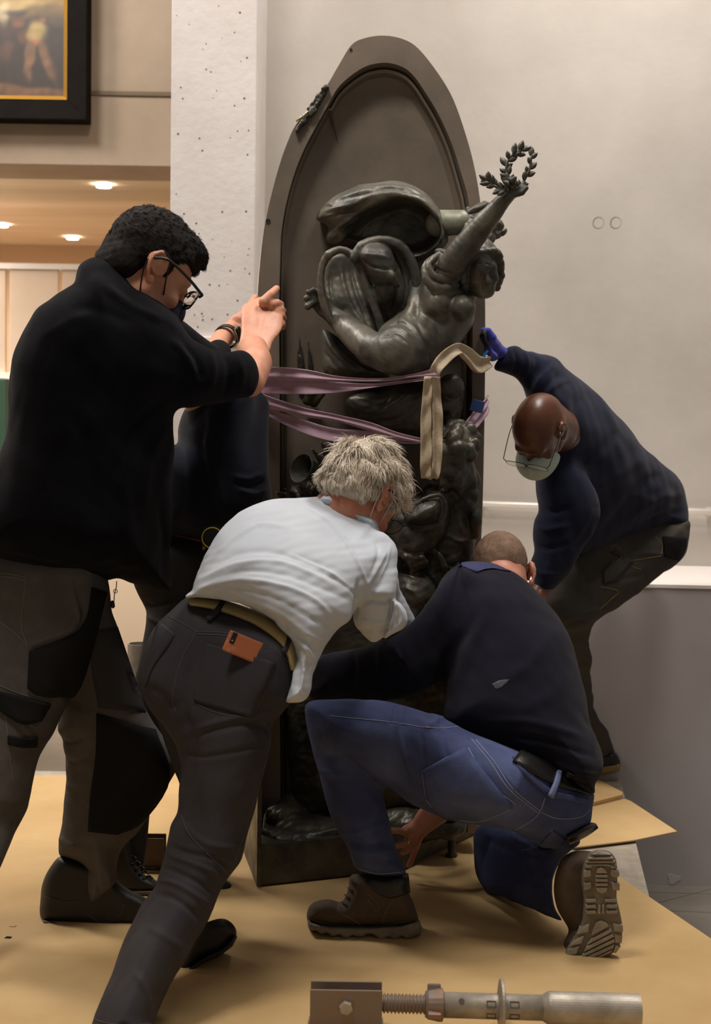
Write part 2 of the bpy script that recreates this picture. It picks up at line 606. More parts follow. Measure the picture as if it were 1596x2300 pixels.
def seam(surf, pts, name, m, parent, r=0.0009, off=0.0006, n=6, dash=False):
    q = crom(pts, n) if len(pts) > 2 else np.array([np.array(pts[0]) + (np.array(pts[1]) - pts[0]) * t for t in np.linspace(0, 1, 12)])
    L = [surf.hit(x, y, off) for x, y in q]
    runs = []; cur = []
    for h in L:
        if h is None or (cur and np.linalg.norm(h[0] - cur[-1]) > .05):
            if len(cur) > 2: runs.append(cur)
            cur = []
        if h is not None: cur.append(h[0])
    if len(cur) > 2: runs.append(cur)
    return [(np.array(c), r) for c in runs]

def seams(surf, lines, name, m, parent, r=0.0009, off=0.0006):
    L = []
    for l in lines: L += seam(surf, l, name, m, parent, r, off)
    if L: return tag(tubes(name, L, m, parent, 5), kind='stuff' if name == 'stitching' else None)

def patch(surf, A, B, name, m, parent, off=0.002, thick=0.002, nu=5, nv=8, wav=None, fall=3.4):
    """solid piece of cloth lying on surf between pixel polylines A and B"""
    a = crom(A, nu) if len(A) > 2 else np.array([np.array(A[0]) + (np.array(A[1]) - A[0]) * t for t in np.linspace(0, 1, 3 * nu)])
    nA = len(a)
    b = crom(B, nu) if len(B) > 2 else np.array([np.array(B[0]) + (np.array(B[1]) - B[0]) * t for t in np.linspace(0, 1, nA)])
    if len(b) != nA:
        ti = np.linspace(0, len(b) - 1, nA); b = np.stack([np.interp(ti, np.arange(len(b)), b[:, i]) for i in range(2)], 1)
    G = np.zeros((nA, nv + 1, 3)); Nn = np.zeros_like(G); last = None
    for i in range(nA):
        for j in range(nv + 1):
            p = a[i] + (b[i] - a[i]) * j / nv
            h = surf.hit(p[0], p[1])
            if h is None:
                h = last if last is not None else (P3(p[0], p[1], fall), np.array([0, -1.0, 0]))
                yy = h[0][1]
                h = (P3(p[0], p[1], yy), h[1])
            last = h
            G[i, j] = h[0]; Nn[i, j] = h[1]
    for _ in range(3):
        Nn[1:-1] = (Nn[1:-1] * 2 + Nn[:-2] + Nn[2:]) / 4
        Nn[:, 1:-1] = (Nn[:, 1:-1] * 2 + Nn[:, :-2] + Nn[:, 2:]) / 4
    Nn /= np.linalg.norm(Nn, axis=2)[..., None] + 1e-9
    top = G + Nn * (off + thick); bot = G + Nn * (off - .0035)
    U, Vn = nA, nv + 1; o = U * Vn
    V = np.vstack([top.reshape(-1, 3), bot.reshape(-1, 3)]); F = []
    for i in range(U - 1):
        for j in range(Vn - 1):
            p, q, r_, s_ = i * Vn + j, (i + 1) * Vn + j, (i + 1) * Vn + j + 1, i * Vn + j + 1
            F.append((p, q, r_, s_)); F.append((s_ + o, r_ + o, q + o, p + o))
    for i in range(U - 1):
        for j in (0, Vn - 1):
            p, q = i * Vn + j, (i + 1) * Vn + j
            F.append((p, p + o, q + o, q) if j == 0 else (q, q + o, p + o, p))
    for j in range(Vn - 1):
        for i in (0, U - 1):
            p, q = i * Vn + j, i * Vn + j + 1
            F.append((q, q + o, p + o, p) if i == 0 else (p, p + o, q + o, q))
    o_ = mesh_np(name, V, F, m, parent)
    return o_

# ------------------------------------------------------------------ anatomy
def frame(f, u):
    f = unit(f); u = np.asarray(u, float); u = unit(u - f * (u @ f)); r = np.cross(f, u)
    return np.stack([r, f, u], 1)          # columns: right, forward, up

def head_prims(o, Fm, s=1.0, neck=None, ears=True):
    o = np.asarray(o, float)
    def T(x, y, z): return o + Fm @ (np.array([x, y, z]) * s)
    def E(c, r, k=.012, sub=False, M=None): return ELL(T(*c), np.array(r) * s, Fm if M is None else M, k=k, sub=sub)
    P = [E((0, -.008, .03), (.074, .098, .088), .0), E((0, .03, -.04), (.058, .066, .078), .03),
         E((0, .068, -.098), (.024, .022, .018), .02),
         RC_(T(-.05, .0, -.06), T(-.02, .06, -.095), .02 * s, .02 * s, k=.02), RC_(T(.05, .0, -.06), T(.02, .06, -.095), .02 * s, .02 * s, k=.02),
         RC_(T(-.035, .08, .018), T(.035, .08, .018), .012 * s, .012 * s, k=.02),
         RC_(T(0, .09, .008), T(0, .112, -.03), .008 * s, .013 * s, k=.008),
         E((-.012, .1, -.034), (.009, .01, .008), .006), E((.012, .1, -.034), (.009, .01, .008), .006),
         E((-.032, .1, .0), (.016, .012, .011), .01, True), E((.032, .1, .0), (.016, .012, .011), .01, True),
         E((-.032, .084, .0), (.0125, .0125, .0115), .003), E((.032, .084, .0), (.0125, .0125, .0115), .003),
         E((-.042, .07, -.035), (.018, .018, .016), .02), E((.042, .07, -.035), (.018, .018, .016), .02),
         E((0, .094, -.058), (.022, .010, .0055), .004), E((0, .092, -.069), (.019, .011, .0065), .004),
         E((0, .106, -.0635), (.02, .006, .0015), .002, True)]
    if ears:
        for sx in (-1, 1):
            yz = [(.014, .006), (.010, .024), (-.002, .035), (-.018, .034), (-.028, .020), (-.028, .002), (-.020, -.014), (-.010, -.028), (.002, -.030)]
            pp = [T(sx * (.078 + .011 * min(1, max(0, (.014 - y) / .04)) * (1 if z > -.02 else .4)), y - .004, z - .008) for y, z in yz]
            P += [CHN([RC_(a, b, .0042 * s, .0042 * s) for a, b in zip(pp, pp[1:])], k=.004),
                  RC_(T(sx * .077, -.002, -.004), T(sx * .083, -.022, .004), .017 * s, .019 * s, n=Fm[:, 0] * sx, fl=.32, k=.004),
                  ELL(T(sx * .0865, -.006, -.006), np.array((.006, .009, .013)) * s, Fm, k=.004, sub=True),
                  E((sx * .080, -.006, -.036), (.006, .009, .011), .005)]
    if neck is not None:
        P += [RC_(T(0, -.025, -.05), neck[0], .056 * s, neck[1], k=.03)]
    return P

def finger(s, pts, k=0.006):
    """pts: (px,py,Y,r_px)"""
    s.chain(pts, k=k)

# ================================================================== SETTING
M_wall = mat('concrete_wall', S(192, 185, 176), .85, col2=S(174, 167, 157), scale=1.6, detail=8, lo=.3, hi=.7, bump=.25, bscale=35, spec=.2)
M_pillar = mat('concrete_pillar', S(212, 206, 203), .85, col2=S(190, 182, 175), scale=2.2, detail=9, lo=.3, hi=.7, bump=.35, bscale=40, spec=.2)
M_wallb = mat('concrete_far', S(180, 163, 143), .85, col2=S(152, 134, 114), scale=1.1, detail=7, lo=.3, hi=.7, bump=.2, bscale=20, spec=.2)
M_ceil = mat('ceiling_boards', S(240, 224, 200), .8, col2=S(222, 202, 174), scale=.8, detail=3, stretch=(.25, 3, 1), bump=.1, spec=.2)
M_floor = mat('polished_floor', S(136, 128, 118), .45, col2=S(112, 104, 95), scale=1.5, detail=6, bump=.05, spec=.4)
M_hole = mat('dark_hole', S(90, 84, 76), .9)
M_white = mat('white_paint', S(232, 224, 218), .6)
M_panel = mat('grey_paint', S(186, 179, 179), .55, col2=S(180, 173, 173), scale=3)
M_scuff = mat('white_scuff', S(196, 190, 186), .8)
M_glassb = mat('frosted_panel', S(214, 192, 172), .6, col2=S(200, 178, 158), scale=1.5)
M_green = mat('green_paint', S(58, 92, 70), .6)
M_card = mat('brown_card', S(206, 174, 124), .75, col2=S(194, 161, 110), scale=3, detail=6, bump=.06, bscale=90, spec=.25)
M_plank = mat('plank_grey', S(176, 166, 150), .8, col2=S(150, 140, 124), scale=12, detail=6, bump=.2)
M_frame = mat('frame_black', S(25, 21, 18), .8, col2=S(19, 16, 14), scale=20, bump=.1, spec=.1)
M_gold = mat('frame_gold', S(226, 178, 84), .35, metal=.75)
M_lamp = mat('lamp_glow', (1, .93, .82), .5, emit=30)

def slab(name, pts_top, off, m, parent=None, kind=None, bevel=0):
    bm = bmesh.new(); bm_prism(bm, pts_top, off)
    o = bm_obj(name, bm, m, parent, bevel=bevel)
    if kind: o['kind'] = kind
    return o

def boxo(name, lo, hi, m, parent=None, kind=None, bevel=0.0):
    bm = bmesh.new()
    c = [(a + b) / 2 for a, b in zip(lo, hi)]; h = [(b - a) / 2 for a, b in zip(lo, hi)]
    bm_box(bm, c, h)
    o = bm_obj(name, bm, m, parent, bevel=bevel)
    if kind: o['kind'] = kind
    return o

YW = 5.9                                   # big concrete wall
YP = 5.35                                  # face of the pillar
ZT = 5.2
xl, xr = P3(381, 600, YP)[0], P3(571, 600, YP)[0]
ZF = -.39
boxo('floor', (-7.5, -3.0, ZF - .12), (4.5, 12.0, ZF), M_floor, kind='structure')
# concrete wall, turned a little so that its right end comes nearer
def wy(x): return YW - .045 * (x - xr)
# recessed tie holes are cut as octagonal dishes set in the wall face
slab('wall_back', [(xr - .05, wy(xr), ZF), (4.4, wy(4.4), ZF), (4.4, wy(4.4) + .3, ZF), (xr - .05, wy(xr) + .3, ZF)], (0, 0, ZT - ZF), M_wall, kind='structure')
for px_, py_ in ((1343, 500), (1382, 500)):
    p = P3(px_, py_, 5.83)
    yy = wy(p[0]) - .0005
    q = P3(px_, py_, yy)
    bm = bmesh.new()
    bm_lathe(bm, [(.002, .0235), (-.0025, .0235), (-.0025, .0215), (-.0004, .018), (-.0004, .001)], (q[0], yy, q[2]), (0, 1, 0), 28)
    o = bm_obj('tie_hole', bm, mat('hole_mortar', S(150, 141, 128), .9), bpy.data.objects['wall_back'], smooth=False)
boxo('wall_pillar', (xl, YP, ZF), (xr, YW + .35, ZT), M_pillar, kind='structure', bevel=.004)
# small air holes in the pillar face
rr = random.Random(5)
bm = bmesh.new()
for i in range(60):
    px_ = rr.uniform(395, 562); py_ = rr.uniform(5, 640) if i < 48 else rr.uniform(640, 740)
    q = P3(px_, py_, YP); r_ = rr.uniform(.0015, .0042)
    bm_lathe(bm, [(-.0006, r_), (.004, r_ * .6)], (q[0], YP, q[2]), (0, 1, 0), 8)
o = bm_obj('air_holes', bm, M_hole, bpy.data.objects['wall_pillar']); o['kind'] = 'stuff'
bm = bmesh.new()
for i in range(46):
    px_ = rr.uniform(640, 1590); py_ = rr.uniform(5, 1100)
    q0 = P3(px_, py_, 5.8); yy = wy(q0[0]); q = P3(px_, py_, yy); r_ = rr.uniform(.0012, .003)
    bm_lathe(bm, [(-.0006, r_), (.004, r_ * .6)], (q[0], yy, q[2]), (0, 1, 0), 8)
o = bm_obj('air_holes', bm, M_hole, bpy.data.objects['wall_back']); o['kind'] = 'stuff'
# metal rail / pipe along the wall
a, b = P3(1040, 1130, wy(.3) - .05), P3(1640, 1152, wy(1.5) - .05)
M_rail = mat('rail_white', S(225, 218, 208), .35, metal=.2)
rail = empty('wall_rail', (a[0], a[1], a[2]), 'thin white round rail running along the concrete wall behind the bald man', 'rail')
rail_pts = [a, b]
v, f = tube_np(np.linspace(a, b, 6), .0125, 12)
mesh_np('rail_tube', v, f, M_rail, rail)
for t in (.08, .5, .93):
    p = a + (b - a) * t
    bm = bmesh.new(); bm_lathe(bm, [(0, .008), (.045, .008), (.045, .02), (.052, .02)], p, (0, 1, 0), 14)
    bm_obj('rail_bracket', bm, M_rail, rail)
# recessed joint line a little under the rail
# left: far painting wall above the opening, ceiling of the lower hall, its walls
YB = 7.2
z0 = P3(190, 370, YB)[2]
boxo('wall_left_upper', (-6.5, YB, z0), (xl + .4, YB + .45, ZT), M_wallb, kind='structure')
zj = P3(250, 213, YB)[2]
boxo('trim_1', (-6.5, YB - .012, zj - .004), (xl + .4, YB + .02, zj + .016), mat('joint_dark', S(112, 98, 80), .9), kind='structure')
boxo('ceiling', (-6.5, YB + .45, z0 + .01), (xl + .6, 11.0, z0 + .16), M_ceil, kind='structure')
boxo('wall_far', (-6.5, 10.6, ZF), (xl + 2.2, 10.9, z0 + .02), mat('far_wall_tan', S(176, 150, 122), .85), kind='structure')
boxo('wall_hall_right', (xl + .42, YW + .35, ZF), (xl + .72, 10.6, z0 + .02), M_wallb, kind='structure')
boxo('wall_left', (-6.6, -3.0, ZF), (-6.35, 10.7, ZT), M_wallb, kind='structure')
boxo('ceiling_main', (-6.5, -3.0, ZT), (4.4, YB + .4, ZT + .12), M_white, kind='structure')
# ceiling downlights
for px_, py_ in ((233, 418), (4, 507), (163, 535)):
    r = ray(px_, py_); p = CAM + r * ((z0 - .001 - CAM[2]) / r[2])
    e = empty('ceiling_light', tuple(p), {233: 'round white downlight nearest the painting wall, in the tan ceiling', 4: 'round white downlight cut by the left edge of the frame',
              163: 'round white downlight farthest back, just over the tan far wall'}[px_], 'light', 'downlights in the lower hall ceiling')
    bm = bmesh.new(); bm_lathe(bm, [(-.001, .046), (-.006, .046), (-.006, .040), (-.002, .040)], p, (0, 0, 1), 28, cap=False)
    bm_obj('trim_ring', bm, M_white, e)
    bm = bmesh.new(); bm_lathe(bm, [(-.005, .040), (.002, .040)], p, (0, 0, 1), 28)
    bm_obj('lamp_disc', bm, M_lamp, e)
# pale partition panels in the lower hall
PXR = xl - .12
pt = P3(80, 597, 8.2); pb = P3(80, 842, 8.2)
par = empty('partition_screen', (-3.2, 8.2, ZF), 'pale beige partition of tall panels in the lower hall at left', 'partition')
xs = [-5.2, P3(17, 700, 8.2)[0], P3(135, 700, 8.2)[0], P3(260, 700, 8.2)[0], PXR]
for xa, xb in zip(xs, xs[1:]):
    boxo('panel', (xa + .012, 8.2, pb[2]), (xb - .012, 8.23, pt[2] - .02), M_glassb, par, bevel=.003)
boxo('top_rail', (-5.2, 8.185, pt[2] - .02), (PXR, 8.245, pt[2] + .012), M_white, par)
boxo('base_rail', (-5.2, 8.17, pb[2] - .03), (PXR, 8.25, pb[2] + .01), M_white, par)
boxo('plinth', (-5.2, 8.2, ZF), (PXR, 8.24, pb[2] - .03), mat('partition_plinth', S(236, 214, 188), .7), par)
gb = P3(14, 850, 7.2)
o = boxo('green_box', (-4.4, 7.2, ZF), (gb[0], 7.28, gb[2]), M_green, bevel=.01)
tag(o, 'dark green box at the far left edge of the frame behind the fleece back', 'box')
# painting
PY = YB - .14
bl = P3(193, 268, PY)
px0, px1 = bl[0] - 2.1, bl[0]; pz0 = bl[2]; pz1 = pz0 + 1.75
pic = empty('painting', ((px0 + px1) / 2, PY, pz0), 'dark framed oil painting with a gold inner edge hanging top left', 'painting')
fw = .075 * 1.28
gwid = .021
def frame_bars(name, x0, x1, z0_, z1_, w, ya, yb, m):
    for quad in ([(x0, z0_), (x1, z0_), (x1 - w, z0_ + w), (x0 + w, z0_ + w)], [(x1, z0_), (x1, z1_), (x1 - w, z1_ - w), (x1 - w, z0_ + w)],
                 [(x1, z1_), (x0, z1_), (x0 + w, z1_ - w), (x1 - w, z1_ - w)], [(x0, z1_), (x0, z0_), (x0 + w, z0_ + w), (x0 + w, z1_ - w)]):
        bm = bmesh.new()
        A = [bm.verts.new((quad[i][0], ya if i < 2 else ya + .018, quad[i][1])) for i in range(4)]
        B = [bm.verts.new((quad[i][0], yb, quad[i][1])) for i in range(4)]
        bm.faces.new(A); bm.faces.new(B[::-1])
        for i in range(4): bm.faces.new((A[i], B[i], B[(i + 1) % 4], A[(i + 1) % 4]))
        bm_obj(name, bm, m, pic, bevel=.002)
frame_bars('frame_bar', px0, px1, pz0, pz1, fw, PY, YB - .005, M_frame)
frame_bars('gold_strip', px0 + fw, px1 - fw, pz0 + fw, pz1 - fw, gwid, PY + .012, YB - .02, M_gold)
# canvas: loose dark landscape daubs, painted per vertex
cx0, cx1, cz0, cz1 = px0 + fw + gwid, px1 - fw - gwid, pz0 + fw + gwid, pz1 - fw - gwid
nx, nz = 260, 220
X, Z = np.meshgrid(np.linspace(cx0, cx1, nx), np.linspace(cz0, cz1, nz))
V = np.stack([X, np.full_like(X, PY + .035), Z], -1).reshape(-1, 3)
idx = np.arange(nx * nz).reshape(nz, nx)
F = np.stack([idx[:-1, :-1], idx[:-1, 1:], idx[1:, 1:], idx[1:, :-1]], -1).reshape(-1, 4)
ca = mat('oil_canvas', (.1, .05, .03), .45)
cv = mesh_np('canvas', V, F, ca, pic)
col = np.array([S(42, 28, 18)] * len(V))
u_, v_, _d = proj(V)
nA = hashn(V, 6, 3); nB = hashn(V, 14, 4); nC = hashn(V, 30, 5)
def daub(cx, cy, rx, ry, c, a=1.0, ang=0, soft=.35):
    x = (u_ - cx + 5 * nB); y = (v_ - cy + 5 * nA)
    ca_, sa_ = math.cos(ang), math.sin(ang)
    q = ((x * ca_ + y * sa_) / rx) ** 2 + ((-x * sa_ + y * ca_) / ry) ** 2
    w = a / (1 + np.exp((q - 1) / soft))
    col[:] = col * (1 - w[:, None]) + np.array(S(*c)) * w[:, None]
daub(100, -20, 260, 50, (150, 118, 62), .9); daub(30, 8, 60, 14, (196, 170, 110), .6); daub(120, 22, 60, 12, (92, 72, 40), .8)
daub(40, 205, 160, 12, (120, 84, 48), .7, .06); daub(110, 212, 80, 8, (96, 60, 34), .7)
daub(12, 28, 10, 26, (190, 176, 140), .8, .2); daub(40, 26, 22, 9, (34, 30, 30), .9); daub(20, 60, 30, 22, (60, 40, 26), .8)
daub(82, 74, 20, 22, (170, 146, 86), .85, .2); daub(66, 130, 10, 42, (128, 92, 58), .75, .12); daub(104, 130, 10, 46, (122, 86, 54), .75, -.38)
daub(38, 50, 12, 10, (120, 70, 36), .7); daub(50, 85, 10, 18, (90, 56, 32), .7); daub(12, 110, 14, 22, (84, 54, 36), .7)
daub(78, 96, 6, 6, (158, 74, 34), .8); daub(96, 46, 8, 6, (132, 84, 50), .8); daub(132, 44, 22, 14, (70, 56, 34), .7)
col *= (1 + .22 * nC)[:, None]
at = cv.data.color_attributes.new('paint', 'FLOAT_COLOR', 'POINT')
at.data.foreach_set('color', np.c_[np.clip(col, 0, 1), np.ones(len(col))].astype(np.float32).ravel())
nn = ca.node_tree.nodes.new('ShaderNodeVertexColor'); nn.layer_name = 'paint'
ca.node_tree.links.new(nn.outputs[0], ca.node_tree.nodes['Principled BSDF'].inputs['Base Color'])

# ------------------------------------------------------------------ platform and the long grey bench
bz = P3(1500, 1270, wy(1.28))[2]
rr_ = ray(1500, 1313); tb = (bz - CAM[2]) / rr_[2]; yf0 = (CAM + rr_ * tb)[1]; xf0 = (CAM + rr_ * tb)[0]
def bf(x): return yf0 - .045 * (x - xf0)
x0_, x1_ = -.35, 4.2
gbx = empty('wall_bench', (1.5, bf(1.5), ZF), 'long grey painted bench block with a white top running along the concrete wall', 'bench')
slab('body', [(x0_, bf(x0_), ZF), (x1_, bf(x1_), ZF), (x1_, wy(x1_) - .002, ZF), (x0_, wy(x0_) - .002, ZF)], (0, 0, bz - .012 - ZF), M_panel, gbx)
slab('top_board', [(x0_, bf(x0_) - .004, bz - .012), (x1_, bf(x1_) - .004, bz - .012), (x1_, wy(x1_) - .002, bz - .012), (x0_, wy(x0_) - .002, bz - .012)], (0, 0, .012), M_white, gbx)
q = P3(1512, 1974, bf(1.2)); yq = bf(q[0]); ring = []
for i in range(14):
    a = 2 * math.pi * i / 14; r_ = .022 * (1 + .3 * math.sin(3 * a + 1))
    ring.append((q[0] + r_ * math.cos(a), bf(q[0] + r_ * math.cos(a)) - .0015, q[2] + r_ * .8 * math.sin(a)))
bm = bmesh.new(); bm_prism(bm, ring, (0, .004, 0)); bm_obj('paint_filler', bm, M_scuff, gbx)
E1, E2 = ground(1390, 1738), ground(1452, 1990)
dE = (E2 - E1) / (E2 - E1)[1]
def ed(y): p = E1 + dE * (y - E1[1]); return (p[0], y)
yR = ground(200, 1733)[1] - .0
xR = ed(yR); xN = ed(-2.5)
plt = boxo('platform', (0, 0, 0), (1, 1, 1), M_plank)
bpy.data.objects.remove(plt, do_unlink=True)
bm = bmesh.new(); bm_prism(bm, [(-4.4, -2.5, ZF + .001), (xN[0], -2.5, ZF + .001), (xR[0], yR, ZF + .001), (-4.4, yR, ZF + .001)], (0, 0, -ZF - .001))
plt = bm_obj('platform', bm, M_plank, bevel=.003)
tag(plt, 'low pale grey platform that everybody stands on, edge showing beside the bench', 'platform')
o = boxo('white_ledge', (P3(395, 755, 5.33)[0], 5.33, P3(400, 768, 5.33)[2]), (P3(566, 755, 5.33)[0], 5.348, P3(400, 755, 5.33)[2]), M_white, bevel=.003)
tag(o, 'thin white strip on the pillar behind the wrist with the watch', 'ledge')

# ------------------------------------------------------------------ things lying on the floor
def sheet(name, pxs, z, th, m, label, cat, group=None):
    pts = [ground(x, y, z + th) for x, y in pxs]
    bm = bmesh.new(); bm_prism(bm, pts, (0, 0, -th))
    o = bm_obj(name, bm, m)
    tag(o, label, cat, group)
    return o
sheet('protective_sheet', [(-260, 1752), (60, 1742), (400, 1738), (1110, 1746), (1250, 1875), (1280, 1903), (1120, 1952), (620, 1999), (210, 2066), (-260, 2096)], .0, .003, M_card,
      'brown protective card sheet lying under and behind the statue', 'floor sheet')
sheet('protective_sheet', [(-300, 2096), (210, 2061), (620, 1994), (1110, 1946), (1300, 1915), (1395, 1972), (1596, 2108), (1900, 2320), (1900, 3000), (-500, 3000)], .0035, .003, M_card,
      'nearest brown protective card sheet, the one the steel jack lies on', 'floor sheet')
sheet('protective_sheet', [(1270, 1892), (1290, 1903), (1422, 1887), (1520, 1867), (1416, 1799), (1392, 1790), (1240, 1800)], .0075, .004, M_card,
      'pointed brown card sheet whose corner sticks out to the right', 'floor sheet')
sheet('protective_sheet', [(1240, 1775), (1345, 1752), (1398, 1779), (1397, 1785), (1330, 1802), (1240, 1800)], .013, .012, M_card,
      'small thick card piece behind the pointed sheet', 'floor sheet')
# dark grout lines on the tiled floor by the plinth
bm = bmesh.new()
for A, B in (((1455, 2004), (1700, 2012)), ((1470, 2030), (1600, 1996)), ((1500, 2046), (1650, 2052))):
    a, b = ground(*A, ZF), ground(*B, ZF); n = np.array([-(b - a)[1], (b - a)[0], 0]); n = unit(n) * .0016
    bm_prism(bm, [a - n, b - n, b + n, a + n], (0, 0, .0006))
o = bm_obj('floor_joint', bm, M_hole, bpy.data.objects['floor'])
# scraps
rs = random.Random(2)
for (x, y) in ((18, 2106), (28, 2080)):
    p = ground(x, y, .0068)
    bm = bmesh.new(); bm_prism(bm, [(p[0] - .008, p[1] - .004, p[2]), (p[0] + .007, p[1] - .006, p[2]), (p[0] + .009, p[1] + .004, p[2]), (p[0] - .004, p[1] + .008, p[2])], (0, 0, .001))
    o = bm_obj('card_scrap', bm, M_card if x > 20 else M_frame)
    tag(o, {18: 'tiny dark crumb on the card near the left edge', 28: 'tiny torn card flake at the sheet seam near the left edge'}[x], 'scrap')

# ------------------------------------------------------------------ steel jacks
M_galv = mat('galvanised_steel', S(196, 188, 174), .45, metal=.35, col2=S(158, 150, 138), scale=14, detail=8, bump=.12, bscale=80, rough2=.55)
M_rust = mat('rusty_steel', S(142, 128, 116), .6, metal=.35, col2=S(164, 118, 90), scale=18, detail=7, lo=.5, hi=.8, bump=.15)
M_rustd = mat('rusty_steel_dark', S(120, 100, 80), .6, metal=.5, col2=S(92, 76, 60), scale=18, detail=7, lo=.4, hi=.8, bump=.15)

def jack(o, ax, ex, up, label, mB, s=1.0, L=.70, hinge_up=False):
    """o: centre of base plate; ax: tube axis; ex: axis across side plates (bolt direction); up: plate normal"""
    ax, ex, up, o = (Vector(q) for q in (ax, ex, up, o))
    along = up.cross(ex).normalized()
    Rt = Matrix((along, ex, up)).transposed()
    root = empty('steel_jack', tuple(o), label, 'jack')
    W = .150 * s; Hh = .088 * s; D = .075 * s; th = .006 * s
    bm = bmesh.new(); bm_box(bm, o + up * th / 2, (W / 2 + .004, D / 2 + .012, th / 2), Rt)
    bm_obj('base_plate', bm, mB, root, bevel=.001)
    for sx in (-1, 1):
        bm = bmesh.new(); bm_box(bm, o + up * (Hh / 2 + th) + ex * sx * (D / 2 - .014), (W / 2, th / 2, Hh / 2), Rt)
        bm_obj('side_plate', bm, mB, root, bevel=.001)
    for sx in (-1, 1):
        bm = bmesh.new(); c = o + up * (th + .004) + ex * sx * (D / 2 - .008)
        bm_box(bm, c, (W / 2 * .75, .004, .004), Rt); bm_obj('weld_bead', bm, mB, root, bevel=.0025)
        for kx in (-1, 1):
            bm = bmesh.new(); bm_lathe(bm, [(0, .0045), (.0012, .0045)], o + up * th + along * kx * W * .4 + ex * sx * (D / 2 + .004), up, 12)
            bm_obj('screw_hole', bm, M_hole, root)
    pc = o + up * (th + Hh * .60)
    for sx in (-1, 1):
        p = pc + ex * sx * (D / 2 - .011)
        bm = bmesh.new(); bm_lathe(bm, [(0, .0145), (.009, .0145), (.0105, .012)], p, ex * sx, 6)
        bm_obj('bolt_head', bm, M_galv, root)
    bm = bmesh.new(); bm_lathe(bm, [(-D / 2 + .01, .007), (D / 2 - .01, .007)], pc, ex, 12); bm_obj('bolt', bm, M_galv, root)
    # threaded rod
    t0 = 0.0; t1 = .168 * s; prof = [(t0, .016)]
    n = 22
    for i in range(n):
        a = t0 + (t1 - t0) * i / n; b = (t1 - t0) / n
        prof += [(a + b * .1, .0165), (a + b * .4, .0205), (a + b * .6, .0205), (a + b * .9, .0165)]
    prof.append((t1, .0165))
    bm = bmesh.new(); bm_lathe(bm, prof, pc, ax, 20); bm_obj('threaded_rod', bm, M_rust, root, smooth=False)
    # cast collar with ears
    c0 = t1 - .002
    bm = bmesh.new(); bm_lathe(bm, [(c0, .026), (c0 + .006, .030), (c0 + .028, .034), (c0 + .036, .034), (c0 + .038, .028)], pc, ax, 20)
    bm_obj('collar', bm, M_rust, root, smooth=False)
    for kk in range(3):
        a = 2 * math.pi * kk / 3 + .5
        e1 = ax.orthogonal().normalized(); e2 = ax.cross(e1)
        dr = e1 * math.cos(a) + e2 * math.sin(a)
        Rr = Matrix((ax, dr, ax.cross(dr))).transposed()
        bm = bmesh.new(); bm_box(bm, pc + ax * (c0 + .018) + dr * .034, (.014, .008, .006), Rr); bm_obj('collar_ear', bm, M_rust, root, bevel=.003)
    t2 = c0 + .038; t3 = t2 + .118 * s; t4 = t3 + .007; t5 = t4 + .096 * s; t6 = L * s - .085
    bm = bmesh.new(); bm_lathe(bm, [(t2, .0262), (t5, .0262)], pc, ax, 36); bm_obj('inner_tube', bm, M_galv, root, smooth=True)
    bm = bmesh.new(); bm_lathe(bm, [(t3, .026), (t3 - .004, .029), (t3, .055), (t3 + .001, .0565), (t4 - .001, .0565), (t4, .055), (t4 + .004, .029)], pc, ax, 40)
    bm_obj('flange_disc', bm, M_galv, root, smooth=False)
    bm = bmesh.new(); bm_lathe(bm, [(t5 - .014, .026), (t5 - .002, .0335), (t5 + .002, .0345), (t6, .0345), (t6, .031), (t6 - .05, .031)], pc, ax, 40)
    bm_obj('outer_tube', bm, M_galv, root, smooth=False)
    e1 = ex * -1
    bm = bmesh.new(); bm_lathe(bm, [(.0255, .006), (.0272, .006)], pc + ax * (t2 + .036), (e1 * .75 + up * .65).normalized() if not hinge_up else e1, 14)
    bm_obj('pin_hole', bm, M_hole, root)
    for (tt, an) in ((t3 - .02, .55), (t3 - .02, -.45), (t4 + .022, .55), (t4 + .022, -.45)):
        u2 = up if not hinge_up else along
        dr = (e1 * math.cos(an) + u2 * math.sin(an)).normalized()
        Rr = Matrix((ax, dr.cross(ax), dr)).transposed()
        for q in ((-.009, 0, .001, .006), (.009, 0, .001, .006), (0, -.006, .009, .001), (0, .006, .009, .001)):
            bm = bmesh.new(); bm_box(bm, pc + ax * (tt + q[0]) + dr * .0262 + dr.cross(ax) * q[1], (q[2], q[3], .0006), Rr)
            bm_obj('stamped_mark', bm, M_hole, root)
    return root

g = ground(776, 2314, .0065)
jack((g[0], g[1], .0085), unit((1, -.005, -.012)), (0, 1, 0), (0, 0, 1),
     'galvanised steel screw jack lying on the card in the foreground', M_rust, 1.0, L=.70)
g = ground(311, 1950, .003)
jack((g[0], g[1], .0032), (0, 0, 1), (0, 1, 0), (0, 0, 1), 'upright steel screw jack standing behind the legs at left', M_rustd, 1.0, L=.672, hinge_up=True)

# ================================================================== PEOPLE
M_skinA = mat('skin_fair', S(206, 150, 122), .5, col2=S(196, 134, 106), scale=18, sss=.12, bump=.08, bscale=180)
M_skinC = mat('skin_ruddy', S(204, 138, 108), .5, col2=S(190, 120, 92), scale=18, sss=.12, bump=.08, bscale=180)
M_skinD = mat('skin_pinkish', S(196, 138, 114), .5, col2=S(180, 116, 96), scale=16, sss=.12, bump=.08, bscale=180)
M_skinE = mat('skin_dark_brown', S(104, 62, 40), .36, col2=S(88, 50, 32), scale=12, sss=.06, bump=.05, bscale=180)
M_fleece = mat('black_fleece', S(13, 13, 18), .95, sheen=.04, bump=.5, bscale=420, spec=.08)
M_navyB = mat('navy_sweat_cloth', S(20, 23, 36), .95, sheen=.12, bump=.3, bscale=300, spec=.15)
M_navyD = mat('navy_knit', S(22, 22, 34), .95, sheen=.06, bump=.3, bscale=300, weave=.25, wscale=150, spec=.15)
